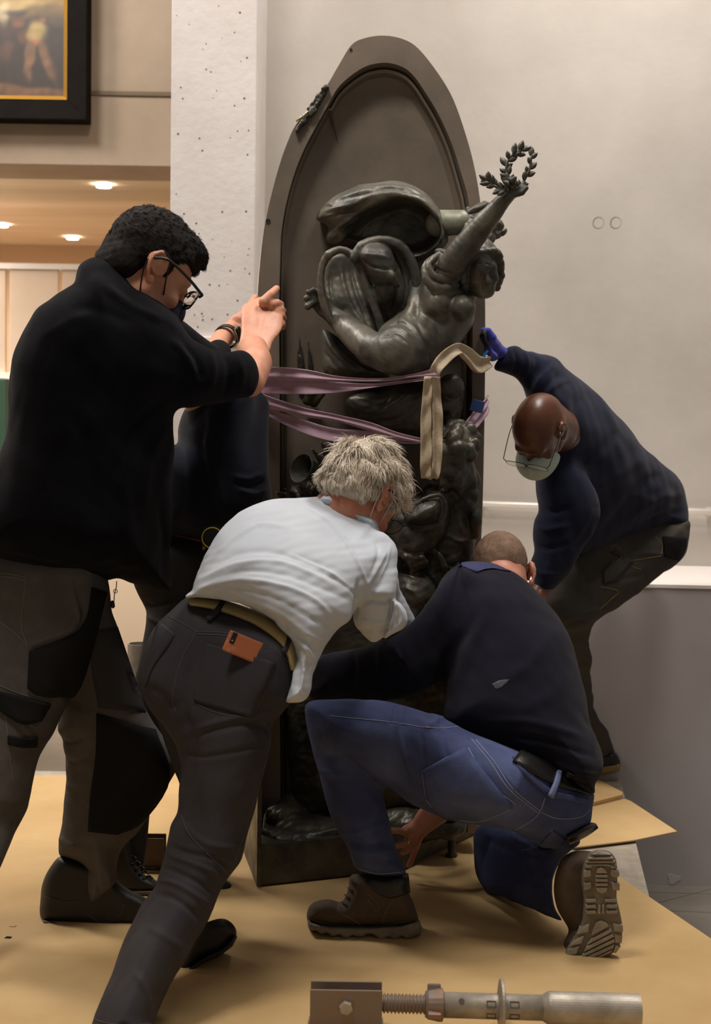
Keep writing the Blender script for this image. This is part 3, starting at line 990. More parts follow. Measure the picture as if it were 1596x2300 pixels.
M_navyE = mat('navy_sweatshirt', S(30, 34, 54), .95, sheen=.1, bump=.3, bscale=300, spec=.15)
M_yoke = mat('blue_yoke', S(44, 46, 84), .9, bump=.2, bscale=300)
M_shirt = mat('white_blue_shirt', S(202, 208, 216), .8, col2=S(192, 199, 208), scale=6, bump=.1, bscale=400, spec=.25)
M_workgrey = mat('work_trouser_grey', S(94, 89, 85), .9, col2=S(78, 74, 71), scale=9, bump=.25, bscale=350, spec=.2)
M_workblack = mat('work_trouser_black', S(24, 23, 23), .9, bump=.25, bscale=350, spec=.2)
M_darktr = mat('dark_trousers', S(38, 36, 34), .9, bump=.25, bscale=350, spec=.2)
M_blackjean = mat('faded_black_denim', S(54, 52, 56), .88, col2=S(66, 64, 66), scale=5, lo=.45, hi=.75, bump=.25, bscale=380, weave=.12, wscale=260, spec=.2)
M_bluejean = mat('blue_denim', S(58, 66, 102), .85, col2=S(88, 100, 140), scale=4.5, lo=.42, hi=.72, bump=.25, bscale=380, weave=.15, wscale=260, spec=.25)
M_bluehem = mat('blue_denim_edge', S(110, 122, 160), .85)
M_etr = mat('work_trouser_charcoal', S(64, 62, 58), .9, col2=S(76, 72, 66), scale=8, bump=.25, bscale=350, spec=.2)
M_thr = mat('grey_stitching', S(126, 120, 116), .8)
M_thrb = mat('black_stitching', S(82, 80, 84), .8)
M_thrblue = mat('pale_blue_stitching', S(150, 158, 186), .8)
M_thror = mat('orange_stitching', S(186, 120, 70), .8)
M_hairA = mat('hair_dark_brown', S(28, 20, 16), .75, spec=.2, col2=S(18, 13, 10), scale=60, stretch=(1, 1, 3), bump=.6, bscale=200)
M_hairC = mat('hair_silver', S(232, 220, 202), .45, col2=S(212, 198, 178), scale=30, bump=.2)
M_hairD = mat('hair_stubble_grey', S(112, 88, 70), .8, col2=S(140, 110, 90), scale=50, bump=.5, bscale=500)
M_belt = mat('khaki_webbing', S(186, 166, 116), .9, weave=.15, wscale=300, bump=.1, spec=.2)
M_black = mat('black_plastic', S(16, 15, 16), .35)
M_leather = mat('black_leather', S(24, 22, 21), .4, bump=.2, bscale=120)
M_brownleather = mat('brown_leather', S(92, 44, 26), .35)
M_boot = mat('boot_nubuck', S(82, 68, 54), .85, col2=S(68, 56, 44), scale=14, bump=.25, bscale=160)
M_bootsole = mat('boot_rubber', S(104, 97, 84), .8, col2=S(128, 120, 106), scale=22, bump=.3, bscale=90)
M_shoe = mat('black_shoe', S(24, 22, 22), .55, bump=.2, bscale=150)
M_shoesole = mat('shoe_sole', S(104, 90, 74), .7)
M_mask = mat('navy_mask', S(22, 24, 44), .9)
M_maskg = mat('surgical_mask', S(190, 208, 198), .8, weave=.2, wscale=60)
M_strapw = mat('white_elastic', S(214, 206, 198), .7)
M_glove = mat('blue_knit_glove', S(62, 62, 176), .9, bump=.5, bscale=500, sheen=.2)
M_gloved = mat('black_glove_coating', S(30, 30, 38), .7, bump=.3, bscale=300)
M_metal = mat('polished_metal', S(200, 196, 188), .25, metal=1)
M_goldm = mat('gold_ring_metal', S(224, 190, 120), .25, metal=1)
M_phone = mat('tan_leather_case', S(164, 92, 50), .5, col2=S(186, 120, 76), scale=20, lo=.55, hi=.7)
M_yell = mat('yellow_plastic', S(200, 180, 50), .5)
M_oran = mat('orange_plastic', S(220, 140, 50), .5)
M_lens = mat('glass_lens', (1, 1, 1), .02, trans=1.0, spec=.5)

def cloth(shape, name, m, root, h=.004, strokes=(), noise=(), rel=1):
    V, F = shape.mesh(h)
    if rel: V = relax(V, F, rel)
    V = sculpt(V, F, strokes, noise)
    cloth.o = mesh_np(name, V, F, m, root)
    return V, F, Surf(V, F)

def hair_strands(name, V, F, cen, keep, n, ln, m, root, flow, seed=1, r0=.0011, lift=.35, curl=.5, clump=.4, short=None):
    """tapered locks growing from the scalp cap; flow(P, N) gives the combing direction"""
    rs = np.random.RandomState(seed)
    N = normals(V, F)
    idx = np.nonzero(keep(V, N))[0]
    idx = rs.choice(idx, n)
    P = V[idx]; Nn = N[idx]
    D = flow(P, Nn)
    D = D - Nn * (D * Nn).sum(1)[:, None]
    D /= np.linalg.norm(D, axis=1)[:, None] + 1e-9
    J = np.stack([hashn(P, 40, 11), hashn(P, 40, 12), hashn(P, 40, 13)], 1) * clump + rs.randn(n, 3) * .16
    L = ln * (.55 + .75 * rs.rand(n)) * (1 if short is None else short(P))
    K = 5; pts = [P - Nn * .002]
    d = D + Nn * lift * (.6 + .8 * rs.rand(n))[:, None] + J
    for k in range(1, K):
        d = d / np.linalg.norm(d, axis=1)[:, None]
        pts.append(pts[-1] + d * (L / (K - 1))[:, None])
        d = d + (D * .25 - Nn * .26 + rs.randn(n, 3) * .10 * curl)
    pts = np.stack(pts, 1)                        # n,K,3
    side = np.cross(pts[:, -1] - pts[:, 0], Nn); side /= np.linalg.norm(side, axis=1)[:, None] + 1e-9
    up = np.cross(side, pts[:, -1] - pts[:, 0]); up /= np.linalg.norm(up, axis=1)[:, None] + 1e-9
    w = r0 * np.array([1, 1.2, 1, .7, .1])
    A = pts + side[:, None] * w[None, :, None]; B = pts - side[:, None] * w[None, :, None]; C = pts + up[:, None] * w[None, :, None]
    VV = np.stack([A, B, C], 2).reshape(-1, 3)     # n,K,3 verts
    base = (np.arange(n) * K * 3)[:, None, None]
    fs = []
    for k in range(K - 1):
        for a, b in ((0, 1), (1, 2), (2, 0)):
            fs.append([k * 3 + a, k * 3 + b, (k + 1) * 3 + b, (k + 1) * 3 + a])
    FF = (base + np.array(fs)[None]).reshape(-1, 4)
    o = mesh_np(name, VV, FF, m, root)
    o['kind'] = 'stuff'
    return o

def lenses(gf, rim):
    for k in (0, 1):
        bm = bmesh.new(); q = rim[k][0][:-1]; n = np.cross(q[6] - q[0], q[12] - q[0]); n = unit(n) * .0008
        bm_prism(bm, [p - n for p in q], n * 2); bm_obj('lens', bm, M_lens, gf)


# ------------------------------------------------------------------ A  man in black fleece
g = ground(215, 2090)
A_ = empty('person', (g[0], g[1], 0), 'standing man at left in a black fleece, dark hair, black glasses and mask', 'person')
jk = Shape()
jk.add(BLOB([(175, 622), (205, 600), (250, 600), (300, 640), (345, 690), (385, 712), (402, 745), (425, 790), (432, 840), (420, 890), (398, 905), (390, 960), (391, 1050),
             (387, 1150), (381, 1240), (384, 1325), (330, 1318), (290, 1307), (262, 1300), (235, 1306), (180, 1298), (90, 1281), (0, 1262), (-70, 1250), (-60, 1150), (-22, 1080), (0, 1015), (14, 960),
             (18, 900), (21, 845), (29, 798), (46, 755), (78, 700), (112, 670), (141, 648), (165, 634)], 120, .155,
            [(100, 800, 3.36), (360, 800, 3.46), (200, 1250, 3.42), (380, 1280, 3.55), (-40, 1200, 3.4)], k=0))
jk.add(BLOB([(168, 628), (172, 605), (182, 590), (205, 580), (240, 580), (268, 600), (300, 628), (330, 655), (372, 694), (398, 718), (392, 745), (340, 728), (280, 700), (220, 670), (180, 650)],
            30, .085, [(200, 610, 3.40), (380, 710, 3.45)], k=.012))
jk.add(BLOB([(300, 700), (350, 700), (395, 742), (430, 764), (470, 780), (505, 790), (540, 790), (560, 797), (574, 815), (580, 845), (574, 876), (560, 892), (520, 900), (470, 906), (430, 914),
             (400, 905), (350, 890), (300, 850), (280, 770)], 60, .068, [(330, 790, 3.36), (460, 845, 3.42), (570, 850, 3.52)], k=.07))
jk.chain([(360, 745, 3.62, 48), (470, 812, 3.74, 36), (490, 790, 3.80, 28)], k=.02)
for sx, sy, ex, ey in ((556, 880, 585, 850), ): pass
folds = [([(230, 640), (300, 690), (370, 720)], 10, 6), ([(150, 690), (230, 700), (300, 730)], 14, -4), ([(95, 760), (160, 720), (230, 700)], 12, 3),
         ([(380, 760), (420, 800), (440, 850)], 9, 5), ([(410, 770), (440, 810), (455, 860)], 8, -5), ([(470, 785), (480, 830), (470, 880)], 8, 4), ([(500, 790), (515, 830), (505, 890)], 8, -4),
         ([(530, 795), (545, 840), (535, 890)], 8, 3), ([(380, 890), (300, 960), (260, 1080)], 14, -6), ([(390, 940), (340, 1020), (320, 1150)], 14, 5), ([(150, 900), (200, 1020), (210, 1180)], 18, -4),
         ([(60, 1000), (110, 1120), (130, 1260)], 16, 4), ([(360, 1120), (370, 1220), (368, 1310)], 10, -5), ([(0, 1240), (120, 1268), (240, 1290)], 5, -3), ([(270, 1000), (280, 1100), (300, 1260)], 16, 4)]
V, F, sA = cloth(jk, 'fleece_jacket', M_fleece, A_, .0045, folds, [(9, 3, 1), (22, 1.2, 2)])
tr = Shape()
tr.add(BLOB([(-80, 1220), (60, 1215), (200, 1240), (236, 1300), (244, 1340), (232, 1400), (200, 1480), (170, 1550), (140, 1600), (118, 1650), (98, 1685), (84, 1720), (70, 1770), (42, 1836), (0, 1868), (-50, 1890), (-120, 1800), (-110, 1500)],
            90, .105, [(60, 1300, 3.44), (20, 1600, 3.40), (0, 1800, 3.36)], k=0))
tr.add(BLOB([(150, 1270), (220, 1270), (240, 1320), (252, 1375), (277, 1440), (305, 1530), (332, 1600), (360, 1645), (388, 1690), (398, 1720), (375, 1765), (345, 1812), (315, 1860), (275, 1905), (264, 1945), (262, 1985),
             (230, 2022), (200, 2038), (186, 2000), (184, 1948), (150, 1930), (130, 1922), (130, 1890), (141, 1830), (147, 1740), (141, 1665), (130, 1640), (135, 1600), (120, 1540), (90, 1440), (110, 1340)],
            80, .09, [(190, 1380, 3.48), (330, 1660, 3.52), (250, 1800, 3.56), (200, 1960, 3.565)], k=.015))
tr.chain([(0, 1800, 3.36, 58), (-70, 2000, 3.22, 46), (-78, 2210, 3.08, 38)], k=.03)
tfolds = [([(165, 1340), (178, 1380), (165, 1410), (120, 1432), (65, 1452)], 6, 7), ([(158, 1300), (170, 1350), (176, 1390)], 5, 5), ([(178, 1350), (186, 1385), (170, 1420), (125, 1442), (75, 1462)], 7, -7),
          ([(135, 1660), (160, 1668), (190, 1655)], 5, -4), ([(142, 1700), (165, 1712), (200, 1700)], 6, -3), ([(145, 1760), (170, 1770), (205, 1752)], 6, 3), ([(130, 1880), (160, 1900), (200, 1905)], 6, 5),
          ([(190, 1945), (215, 1975), (225, 2010)], 6, -5), ([(215, 1930), (240, 1960), (245, 2000)], 6, 5), ([(195, 1600), (150, 1560), (130, 1500)], 12, -5), ([(0, 1560), (60, 1640), (90, 1690)], 8, 4)]
V, F, sT = cloth(tr, 'work_trousers', M_workgrey, A_, .0045, tfolds, [(10, 3, 5), (26, 1, 6)])
patch(sT, [(66, 1462), (120, 1446), (172, 1420), (196, 1380), (205, 1320)], [(62, 1545), (85, 1562), (130, 1564), (178, 1540), (236, 1330)], 'holster_pocket', M_workblack, A_, off=.003, thick=.004, nv=10)
patch(sT, [(218, 1602), (216, 1700), (205, 1790), (200, 1866)], [(345, 1640), (378, 1745), (318, 1842), (262, 1872)], 'knee_panel', M_workblack, A_, off=.002, thick=.005, nv=12)
patch(sT, [(200, 1420), (205, 1500), (222, 1590)], [(262, 1408), (300, 1520), (326, 1600)], 'thigh_panel', mat('work_trouser_dark', S(44, 42, 44), .9, bump=.2, bscale=300), A_, off=.001, thick=.002, nv=8)
patch(sT, [(-8, 1552), (40, 1562), (112, 1580)], [(-8, 1590), (50, 1626), (92, 1618)], 'cargo_pocket_flap', M_workblack, A_, off=.003, thick=.005, nv=6)
patch(sT, [(18, 1652), (50, 1656), (82, 1654)], [(18, 1672), (50, 1678), (80, 1676)], 'tool_loops', M_workblack, A_, off=.002, thick=.004, nv=4)
0 and patch(sT, [(98, 1930), (96, 1990), (100, 2060)], [(184, 1945), (180, 1990), (196, 2060)], 'trouser_cuff', M_workblack, A_, off=.001, thick=.003, nv=6)
seams(sT, [[(-5, 1287), (30, 1290), (56, 1297)], [(-5, 1294), (30, 1297), (56, 1303)], [(58, 1280), (55, 1330), (47, 1400), (62, 1452)], [(64, 1490), (88, 1480), (108, 1450)], [(62, 1545), (78, 1562), (130, 1566), (165, 1556)],
           [(66, 1540), (82, 1556), (132, 1560)], [(0, 1540), (50, 1560), (112, 1576)], [(0, 1582), (40, 1600), (78, 1634), (102, 1610), (114, 1580)], [(12, 1592), (16, 1640), (22, 1700), (30, 1760)], [(0, 1398), (30, 1420), (58, 1448)],
           [(196, 1810), (230, 1812), (262, 1815)], [(220, 1742), (262, 1744), (264, 1752)]], 'stitching', M_thr, A_, r=.0007)
# shoes
def sole_and_upper(root, up, Rr, T, ctrl, sole, mU, mS, laces=None, h=.0035, strokes=(), sT_=None, nm=('shoe', 'shoe_sole')):
    s = Shape(); s.add(BLOB(up, Rr, T, ctrl, k=0))
    V, F, sf = cloth(s, nm[0], mU, root, h, strokes, [(30, .6, 3)])
    s2 = Shape(); s2.add(BLOB(sole, 5, (sT_ or T * 1.08), ctrl, k=0, sm=1))
    V, F = s2.mesh(h); sole_and_upper.sole = mesh_np(nm[1], V, F, mS, cloth.o); sole_and_upper.up = cloth.o
    return sf
sf = sole_and_upper(A_, [(94, 2068), (92, 2010), (98, 1975), (118, 1940), (140, 1922), (185, 1935), (240, 1950), (262, 1975), (285, 1995), (318, 2012), (345, 2032), (352, 2060), (342, 2082), (250, 2086), (150, 2080)],
    26, .052, [(200, 2040, 3.575)], [(93, 2064), (94, 2080), (108, 2092), (180, 2097), (260, 2094), (335, 2095), (353, 2080), (353, 2068), (280, 2074), (180, 2078)], M_shoe, M_shoesole,
    strokes=[([(185, 2050), (225, 2070), (270, 2050), (290, 2010)], 3, 2), ([(95, 2012), (140, 2026), (182, 2026)], 2.5, 2)])
seams(sf, [[(96, 2012), (140, 2024), (182, 2026)], [(196, 2052), (226, 2072), (262, 2062), (280, 2030)]], 'stitching', M_thrb, A_, .0007)
sole_and_upper(A_, [(-150, 2280), (-150, 2240), (-120, 2200), (-60, 2190), (-30, 2220), (0, 2244), (4, 2262), (4, 2284), (-80, 2286)], 24, .05, [(-70, 2240, 3.06)], [(-152, 2276), (5, 2274), (5, 2288), (-152, 2288)], M_shoe, M_shoesole)
# body: head, hands and the hidden rest as one surface
bA = Shape(); bA.inset(jk, .014); bA.inset(tr, .014)
FA = frame((.71, .46, -.56), (.47, .16, .86))
oA = P3(333, 600, 3.44)
bA.add(*head_prims(oA, FA, 1.08, neck=(P3(278, 690, 3.42), .062)))
# near (right) forearm and hand on the rim
bA.chain([(560, 858, 3.55, 34), (575, 815, 3.66, 36), (568, 785, 3.76, 33)], k=.02)
bA.add(BLOB([(541, 700), (545, 686), (560, 677), (580, 668), (598, 664), (614, 672), (627, 686), (634, 704), (636, 726), (628, 748), (612, 768), (603, 792), (580, 806), (552, 800), (536, 782), (541, 745)], 24, .017,
            [(570, 700, 3.90), (628, 700, 3.93), (560, 790, 3.77)], k=.018))
finger(bA, [(592, 678, 3.90, 12), (607, 662, 3.91, 9.5), (621, 648, 3.95, 8)])
finger(bA, [(608, 684, 3.91, 11), (622, 680, 3.93, 9), (630, 684, 3.975, 8)])
finger(bA, [(616, 700, 3.92, 11), (630, 694, 3.94, 8.5), (636, 699, 3.985, 7.5)])
finger(bA, [(620, 716, 3.92, 10), (633, 708, 3.94, 8), (637, 716, 3.98, 7)])
finger(bA, [(624, 732, 3.92, 10), (634, 726, 3.94, 7.5), (635, 735, 3.98, 7)])
finger(bA, [(558, 700, 3.92, 12), (562, 684, 3.96, 9), (573, 668, 4.0, 7.5)])
# far (left) forearm and hand
bA.chain([(478, 790, 3.82, 24), (500, 760, 3.92, 23), (516, 742, 4.0, 20)], k=.015)
bA.add(BLOB([(505, 745), (505, 728), (518, 712), (535, 704), (552, 706), (558, 725), (550, 745), (530, 762), (515, 762)], 14, .016, [(530, 735, 4.03)], k=.012))
finger(bA, [(532, 715, 4.03, 9), (548, 700, 4.05, 8), (560, 690, 4.08, 7)])
finger(bA, [(540, 725, 4.03, 9), (556, 712, 4.05, 8), (566, 706, 4.08, 7)])
finger(bA, [(540, 738, 4.02, 9), (556, 728, 4.05, 8), (566, 720, 4.08, 7)])
finger(bA, [(540, 748, 4.02, 8), (554, 740, 4.04, 7.5), (562, 734, 4.06, 7)])
finger(bA, [(522, 752, 4.0, 9), (534, 762, 3.99, 8), (541, 752, 3.99, 7)])
V, F = bA.mesh(.004)
V = sculpt(V, F, [([(598, 672), (603, 690)], 3, -1.5), ([(618, 690), (606, 700)], 3, -1), ([(622, 706), (610, 714)], 3, -1), ([(590, 684), (584, 700), (580, 740)], 4, 1.2), ([(606, 694), (596, 720), (588, 750)], 4, 1.2)], [(30, .5, 8)])
mesh_np('body', V, F, M_skinA, A_)
sBA = Surf(V, F)
# hair cap
def cap(o, Fm, s, prims, m, root, name='hair', h=.0035, noise=(), strokes=()):
    sh = Shape(); sh.add(*prims)
    V, F = sh.mesh(h); V = sculpt(V, F, strokes, noise)
    mesh_np(name, V, F, m, root)
    return V, F
def HT(o, Fm, s): return lambda x, y, z: o + Fm @ (np.array([x, y, z]) * s)
T = HT(oA, FA, 1.08)
V, F = cap(oA, FA, 1.08, [ELL(T(0, -.008, .036), np.array((.083, .109, .094)) * 1.08, FA, k=0), ELL(T(0, .055, .090), np.array((.055, .046, .028)) * 1.08, FA, k=.02), ELL(T(0, -.06, -.03), np.array((.07, .052, .06)) * 1.08, FA, k=.025),
                          RC_(T(.01, .08, .090), T(.01, .103, .076), .018, .006, k=.012),
                          BOX(T(0, .115, -.03), (.2, .095, .082), FA, .03, k=.012, sub=True), ELL(T(-.09, -.006, -.035), (.045, .038, .05), FA, k=.01, sub=True), ELL(T(.09, -.006, -.035), (.045, .038, .05), FA, k=.01, sub=True),
                          BOX(T(0, -.06, -.135), (.15, .15, .055), FA, .02, k=.01, sub=True)], M_hairA, A_, noise=[(45, 1.6, 4), (110, .8, 5)])
hair_strands('hair_tips', V, F, oA, lambda P, N: ((P - oA) @ FA[:, 2] > .0) & ((P - oA) @ FA[:, 2] > -.01), 2600, .014, M_hairA, A_,
             lambda P, N: np.tile(FA[:, 1] * .6 - FA[:, 2] * .1, (len(P), 1)), r0=.0008, lift=.55, clump=.3)
# glasses, mask
sd = -1
g0, g1 = T(-.086, -.01, .016), T(-.082, .115, .012)
gl = [(crom([T(.094, -.03, .004), T(.094, .0, .020), T(.088, .06, .018), T(.080, .112, .010)], 6), .0036)]
tubes('glasses_temple', gl, M_black, A_, 6)
rim = []
for sx in (-1, 1):
    c = T(sx * .037, .112, -.006)
    ring = [c + FA @ (np.array([.034 * sx * math.copysign(abs(math.cos(a)) ** .6, math.cos(a)), .004 * abs(math.cos(a)) * -1, .023 * math.copysign(abs(math.sin(a)) ** .7, math.sin(a))])) * 1.08 for a in np.linspace(0, 2 * math.pi, 25)]
    rim.append((np.array(ring), .0024))
rim.append((np.array([T(-.006, .112, .002), T(0, .118, .006), T(.006, .112, .002)]), .0022))
rim.append((np.array([T(.080, .112, .010), T(.071, .112, .004)]), .0032))
gf = tubes('glasses_frame', rim, M_black, A_, 6)
lenses(gf, rim)
ms = Shape(); ms.add(ELL(T(0, .072, -.066), (.056, .058, .052), FA, k=0), ELL(T(0, .05, -.085), (.06, .05, .04), FA, k=.02), RC_(T(0, .12, -.045), T(0, .1, -.1), .012, .014, k=.03),
                     RC_(T(0, .108, -.03), T(0, .10, -.085), .019, .020, k=.02), BOX(T(0, -.01, -.07), (.1, .045, .1), FA, .005, k=.004, sub=True), BOX(T(0, .10, .032), (.1, .1, .045), FA @ np.array(Matrix.Rotation(.12, 3, 'X')), .005, k=.004, sub=True))
V, F = ms.mesh(.0035); mesh_np('face_mask', V, F, M_mask, A_)
tubes('mask_loop', [(crom([T(.060, .045, -.040), T(.082, .020, -.008), T(.088, .006, .022), T(.086, -.020, .030), T(.086, -.034, .010), T(.084, -.032, -.028), T(.062, .012, -.095)], 6), .0021)], M_black, A_, 5)
# watch on the far wrist
wc = P3(507, 757, 3.92); wd = unit(P3(516, 742, 4.0) - P3(500, 760, 3.92))
bm = bmesh.new(); bm_lathe(bm, [(-.011, .0305), (-.011, .0335), (.011, .0335), (.011, .0305)], wc + wd * .004, wd, 28, cap=False)
wst = bm_obj('watch_strap', bm, M_leather, A_)
up_ = unit(np.cross(wd, [0.0, 1, 0])); vw = unit(CAM - wc); vw = unit(vw - wd * (vw @ wd)); dr = unit(vw * .75 + np.cross(wd, vw) * .55)
Rw = Matrix([list(wd), list(np.cross(dr, wd)), list(dr)]).transposed()
bm = bmesh.new(); bm_box(bm, wc + wd * .004 + dr * .036, (.017, .019, .0045), Rw); bm_obj('watch_case', bm, M_black, wst, bevel=.002)
bm = bmesh.new(); bm_box(bm, wc + wd * .004 + dr * .0345, (.019, .021, .002), Rw); bm_obj('watch_bezel', bm, M_metal, wst, bevel=.001)
# zip pull toggle
zz = [P3(262, 1305, 3.42), P3(261, 1320, 3.42), P3(257, 1334, 3.42), P3(256, 1350, 3.42)]
tubes('zip_cord', [(np.array(zz), .0012)], M_black, A_, 5)
bm = bmesh.new(); bm_lathe(bm, [(-.010, .002), (-.007, .0048), (.005, .0052), (.009, .002)], P3(253, 1358, 3.42), (0.1, 0, -1), 12); bm_obj('zip_toggle', bm, M_black, A_, smooth=True)
bm = bmesh.new()
tubes('zip_ring', [(np.array([P3(259, 1328, 3.42) + np.array([math.cos(a), 0, math.sin(a)]) * .0048 for a in np.linspace(0, 2 * math.pi, 13)]), .001)], M_metal, A_, 5)

# ------------------------------------------------------------------ B  man half hidden behind
g = ground(330, 2010)
B_ = empty('person', (g[0], g[1], 0), 'bent man in dark navy mostly hidden behind the man in the fleece', 'person')
sw = Shape()
sw.add(BLOB([(350, 1000), (396, 1000), (400, 962), (412, 925), (430, 900), (470, 880), (530, 868), (570, 878), (577, 925), (580, 985), (590, 1050), (597, 1075), (604, 1092), (602, 1125), (585, 1170), (550, 1200), (500, 1215), (450, 1216), (400, 1210), (340, 1200), (335, 1080)],
            90, .13, [(450, 920, 3.92), (420, 1180, 3.95), (590, 1080, 3.93)], k=0))
sw.chain([(560, 920, 3.95, 45), (560, 1060, 3.88, 42), (570, 1150, 3.92, 34)], k=.03)
V, F, sB = cloth(sw, 'sweater', M_navyB, B_, .005, [([(460, 915), (450, 1000), (465, 1080)], 9, -6), ([(470, 920), (475, 960), (460, 1010)], 8, 6), ([(590, 1060), (560, 1075), (520, 1070)], 6, 6), ([(600, 1095), (570, 1108), (530, 1098)], 6, 6), ([(596, 1080), (560, 1092), (525, 1085)], 5, -7), ([(500, 960), (490, 1080), (510, 1180)], 12, 5), ([(420, 1000), (430, 1100), (420, 1190)], 12, 5)], [(11, 3, 9)])
tb = Shape()
tb.add(BLOB([(345, 1190), (420, 1195), (500, 1200), (500, 1300), (480, 1380), (430, 1400), (370, 1420), (334, 1418), (331, 1400), (328, 1372), (318, 1350), (306, 1325), (300, 1300), (310, 1240)], 70, .10, [(400, 1300, 3.97)], k=0))
tb.chain([(390, 1400, 3.93, 62), (330, 1640, 3.85, 48), (300, 1800, 3.85, 40), (292, 1925, 3.83, 34)], k=.02)
tb.chain([(440, 1400, 3.95, 62), (470, 1650, 3.9, 50), (465, 1940, 3.9, 36)], k=.02)
V, F, sBt = cloth(tb, 'work_trousers', M_darktr, B_, .005, [([(320, 1350), (350, 1362), (390, 1352)], 5, -6), ([(328, 1385), (360, 1398), (400, 1388)], 5, 5)], [(11, 3, 10)])
b0 = Shape(); b0.inset(sw, .014); b0.inset(tb, .014)
b0.add(*head_prims(P3(440, 832, 3.84), frame((.55, .4, -.7), (.5, .3, .8)), .68, neck=(P3(455, 900, 3.9), .05)))
b0.chain([(572, 1150, 3.92, 26), (582, 1166, 3.97, 20), (596, 1178, 4.02, 17)], k=.01)
for i in range(4): finger(b0, [(596, 1170 + i * 9, 4.02, 8), (606, 1172 + i * 9, 4.07, 7), (610, 1176 + i * 9, 4.11, 6)])
V, F = b0.mesh(.005); mesh_np('body', V, F, M_skinA, B_)
patch(sBt, [(352, 1186), (400, 1190), (468, 1204)], [(352, 1204), (400, 1208), (466, 1222)], 'leather_belt', M_brownleather, B_, off=.004, thick=.004, nv=3)
q = P3(478, 1207, 3.80)
bm = bmesh.new(); bm_lathe(bm, [(-.016, .030), (-.018, .0325), (.016, .0345), (.018, .030)], q, (0, 1, 0), 30); tpm = bm_obj('tape_measure', bm, M_black, B_)
tubes('tape_measure_ring', [(np.array([q + np.array([math.cos(a) * .0275, -.018, math.sin(a) * .0275]) for a in np.linspace(.3, 2 * math.pi - .6, 30)]), .0016)], M_yell, tpm, 5)
bm = bmesh.new(); bm_prism(bm, [P3(455, 1236, 3.79), P3(455, 1224, 3.79), P3(463, 1231, 3.79)], (0, .003, 0)); bm_obj('tape_measure_tab', bm, M_oran, tpm)
for ctrlY, dx in ((3.80, 0), (3.86, 160)):
    sf = sole_and_upper(B_, [(240 + dx, 1992), (238 + dx, 1930), (255 + dx, 1890), (290 + dx, 1885), (300 + dx, 1930), (322 + dx, 1962), (345 + dx, 1974), (362 + dx, 1990), (360 + dx, 2008), (300 + dx, 2012), (250 + dx, 2008)], 22, .05, [(300, 1960, ctrlY)],
        [(238 + dx, 1998), (360 + dx, 1998), (362 + dx, 2014), (240 + dx, 2014)], M_shoe, M_shoesole)
    if dx == 0:
        L = []
        for k in range(5):
            x, y = 298 + k * 9, 1926 + k * 11
            L.append((crom([P3(x - 12, y + 4, ctrlY - .045), P3(x, y - 3, ctrlY - .02), P3(x + 8, y + 3, ctrlY - .035)], 4), .0032))
        for l in L: tubes('shoe_lace', [l], M_leather, sole_and_upper.up, 5)

# ------------------------------------------------------------------ C  grey-haired man in white shirt
g = ground(420, 2200)
C_ = empty('person', (g[0], g[1], 0), 'silver-haired man bending in a white shirt and black jeans, phone in back pocket', 'person')
sh = Shape()
sh.add(BLOB([(416, 1343), (422, 1332), (430, 1325), (436, 1305), (450, 1272), (470, 1232), (495, 1190), (538, 1150), (582, 1129), (615, 1121), (660, 1120), (705, 1116), (740, 1116), (770, 1132), (800, 1152), (822, 1163), (842, 1168), (850, 1190), (878, 1212), (890, 1232), (890, 1262),
             (868, 1300), (835, 1332), (804, 1362), (785, 1395), (758, 1414), (735, 1442), (714, 1480), (702, 1520), (697, 1552), (684, 1574), (660, 1580), (638, 1576), (648, 1548), (656, 1520), (660, 1486), (654, 1446), (632, 1410), (596, 1382), (554, 1363), (503, 1348), (452, 1344)],
            105, .125, [(440, 1340, 3.19), (600, 1240, 3.25), (620, 1390, 3.12), (690, 1500, 3.12), (850, 1210, 3.40), (740, 1140, 3.46)], k=0))
sh.add(BLOB([(718, 1118), (735, 1108), (765, 1118), (800, 1145), (836, 1160), (846, 1180), (835, 1190), (800, 1172), (760, 1150), (725, 1132)], 14, .06, [(730, 1120, 3.44), (840, 1175, 3.42)], k=.006))
sh.add(BLOB([(800, 1210), (850, 1192), (880, 1213), (891, 1236), (888, 1262), (893, 1290), (890, 1320), (887, 1350), (888, 1385), (878, 1412), (852, 1438), (832, 1441), (812, 1422), (795, 1396), (796, 1360), (806, 1310), (790, 1260)], 45, .055,
            [(850, 1220, 3.36), (845, 1330, 3.28), (845, 1430, 3.32)], k=.012))
# rolled cuff: open flaring ring
sh.add(BLOB([(880, 1345), (893, 1350), (905, 1362), (914, 1384), (912, 1402), (900, 1414), (880, 1424), (862, 1434), (866, 1400), (876, 1370)], 9, .05, [(890, 1390, 3.30)], k=.004))
sh.chain([(840, 1250, 3.50, 45), (860, 1340, 3.62, 40), (900, 1400, 3.66, 34)], k=.03)
shf = []
def fan(lines, w, a): 
    for i, l in enumerate(lines): shf.append((l, w * (1 if i % 2 else .8), a * (1 if i % 2 == 0 else -.8)))
fan([[(470, 1262), (520, 1215), (580, 1180), (650, 1185)], [(455, 1290), (520, 1248), (600, 1238), (700, 1262), (780, 1290)], [(450, 1302), (530, 1268), (620, 1262), (700, 1290), (760, 1320)],
     [(445, 1312), (540, 1282), (640, 1290), (720, 1320), (790, 1350)], [(442, 1325), (540, 1302), (640, 1318), (710, 1350), (745, 1385)], [(436, 1335), (520, 1320), (620, 1346), (700, 1390), (745, 1412)],
     [(470, 1345), (560, 1350), (640, 1385), (690, 1425), (722, 1440)], [(540, 1362), (620, 1388), (670, 1430), (712, 1462)], [(600, 1390), (650, 1420), (690, 1460), (705, 1490)]], 7, 5)
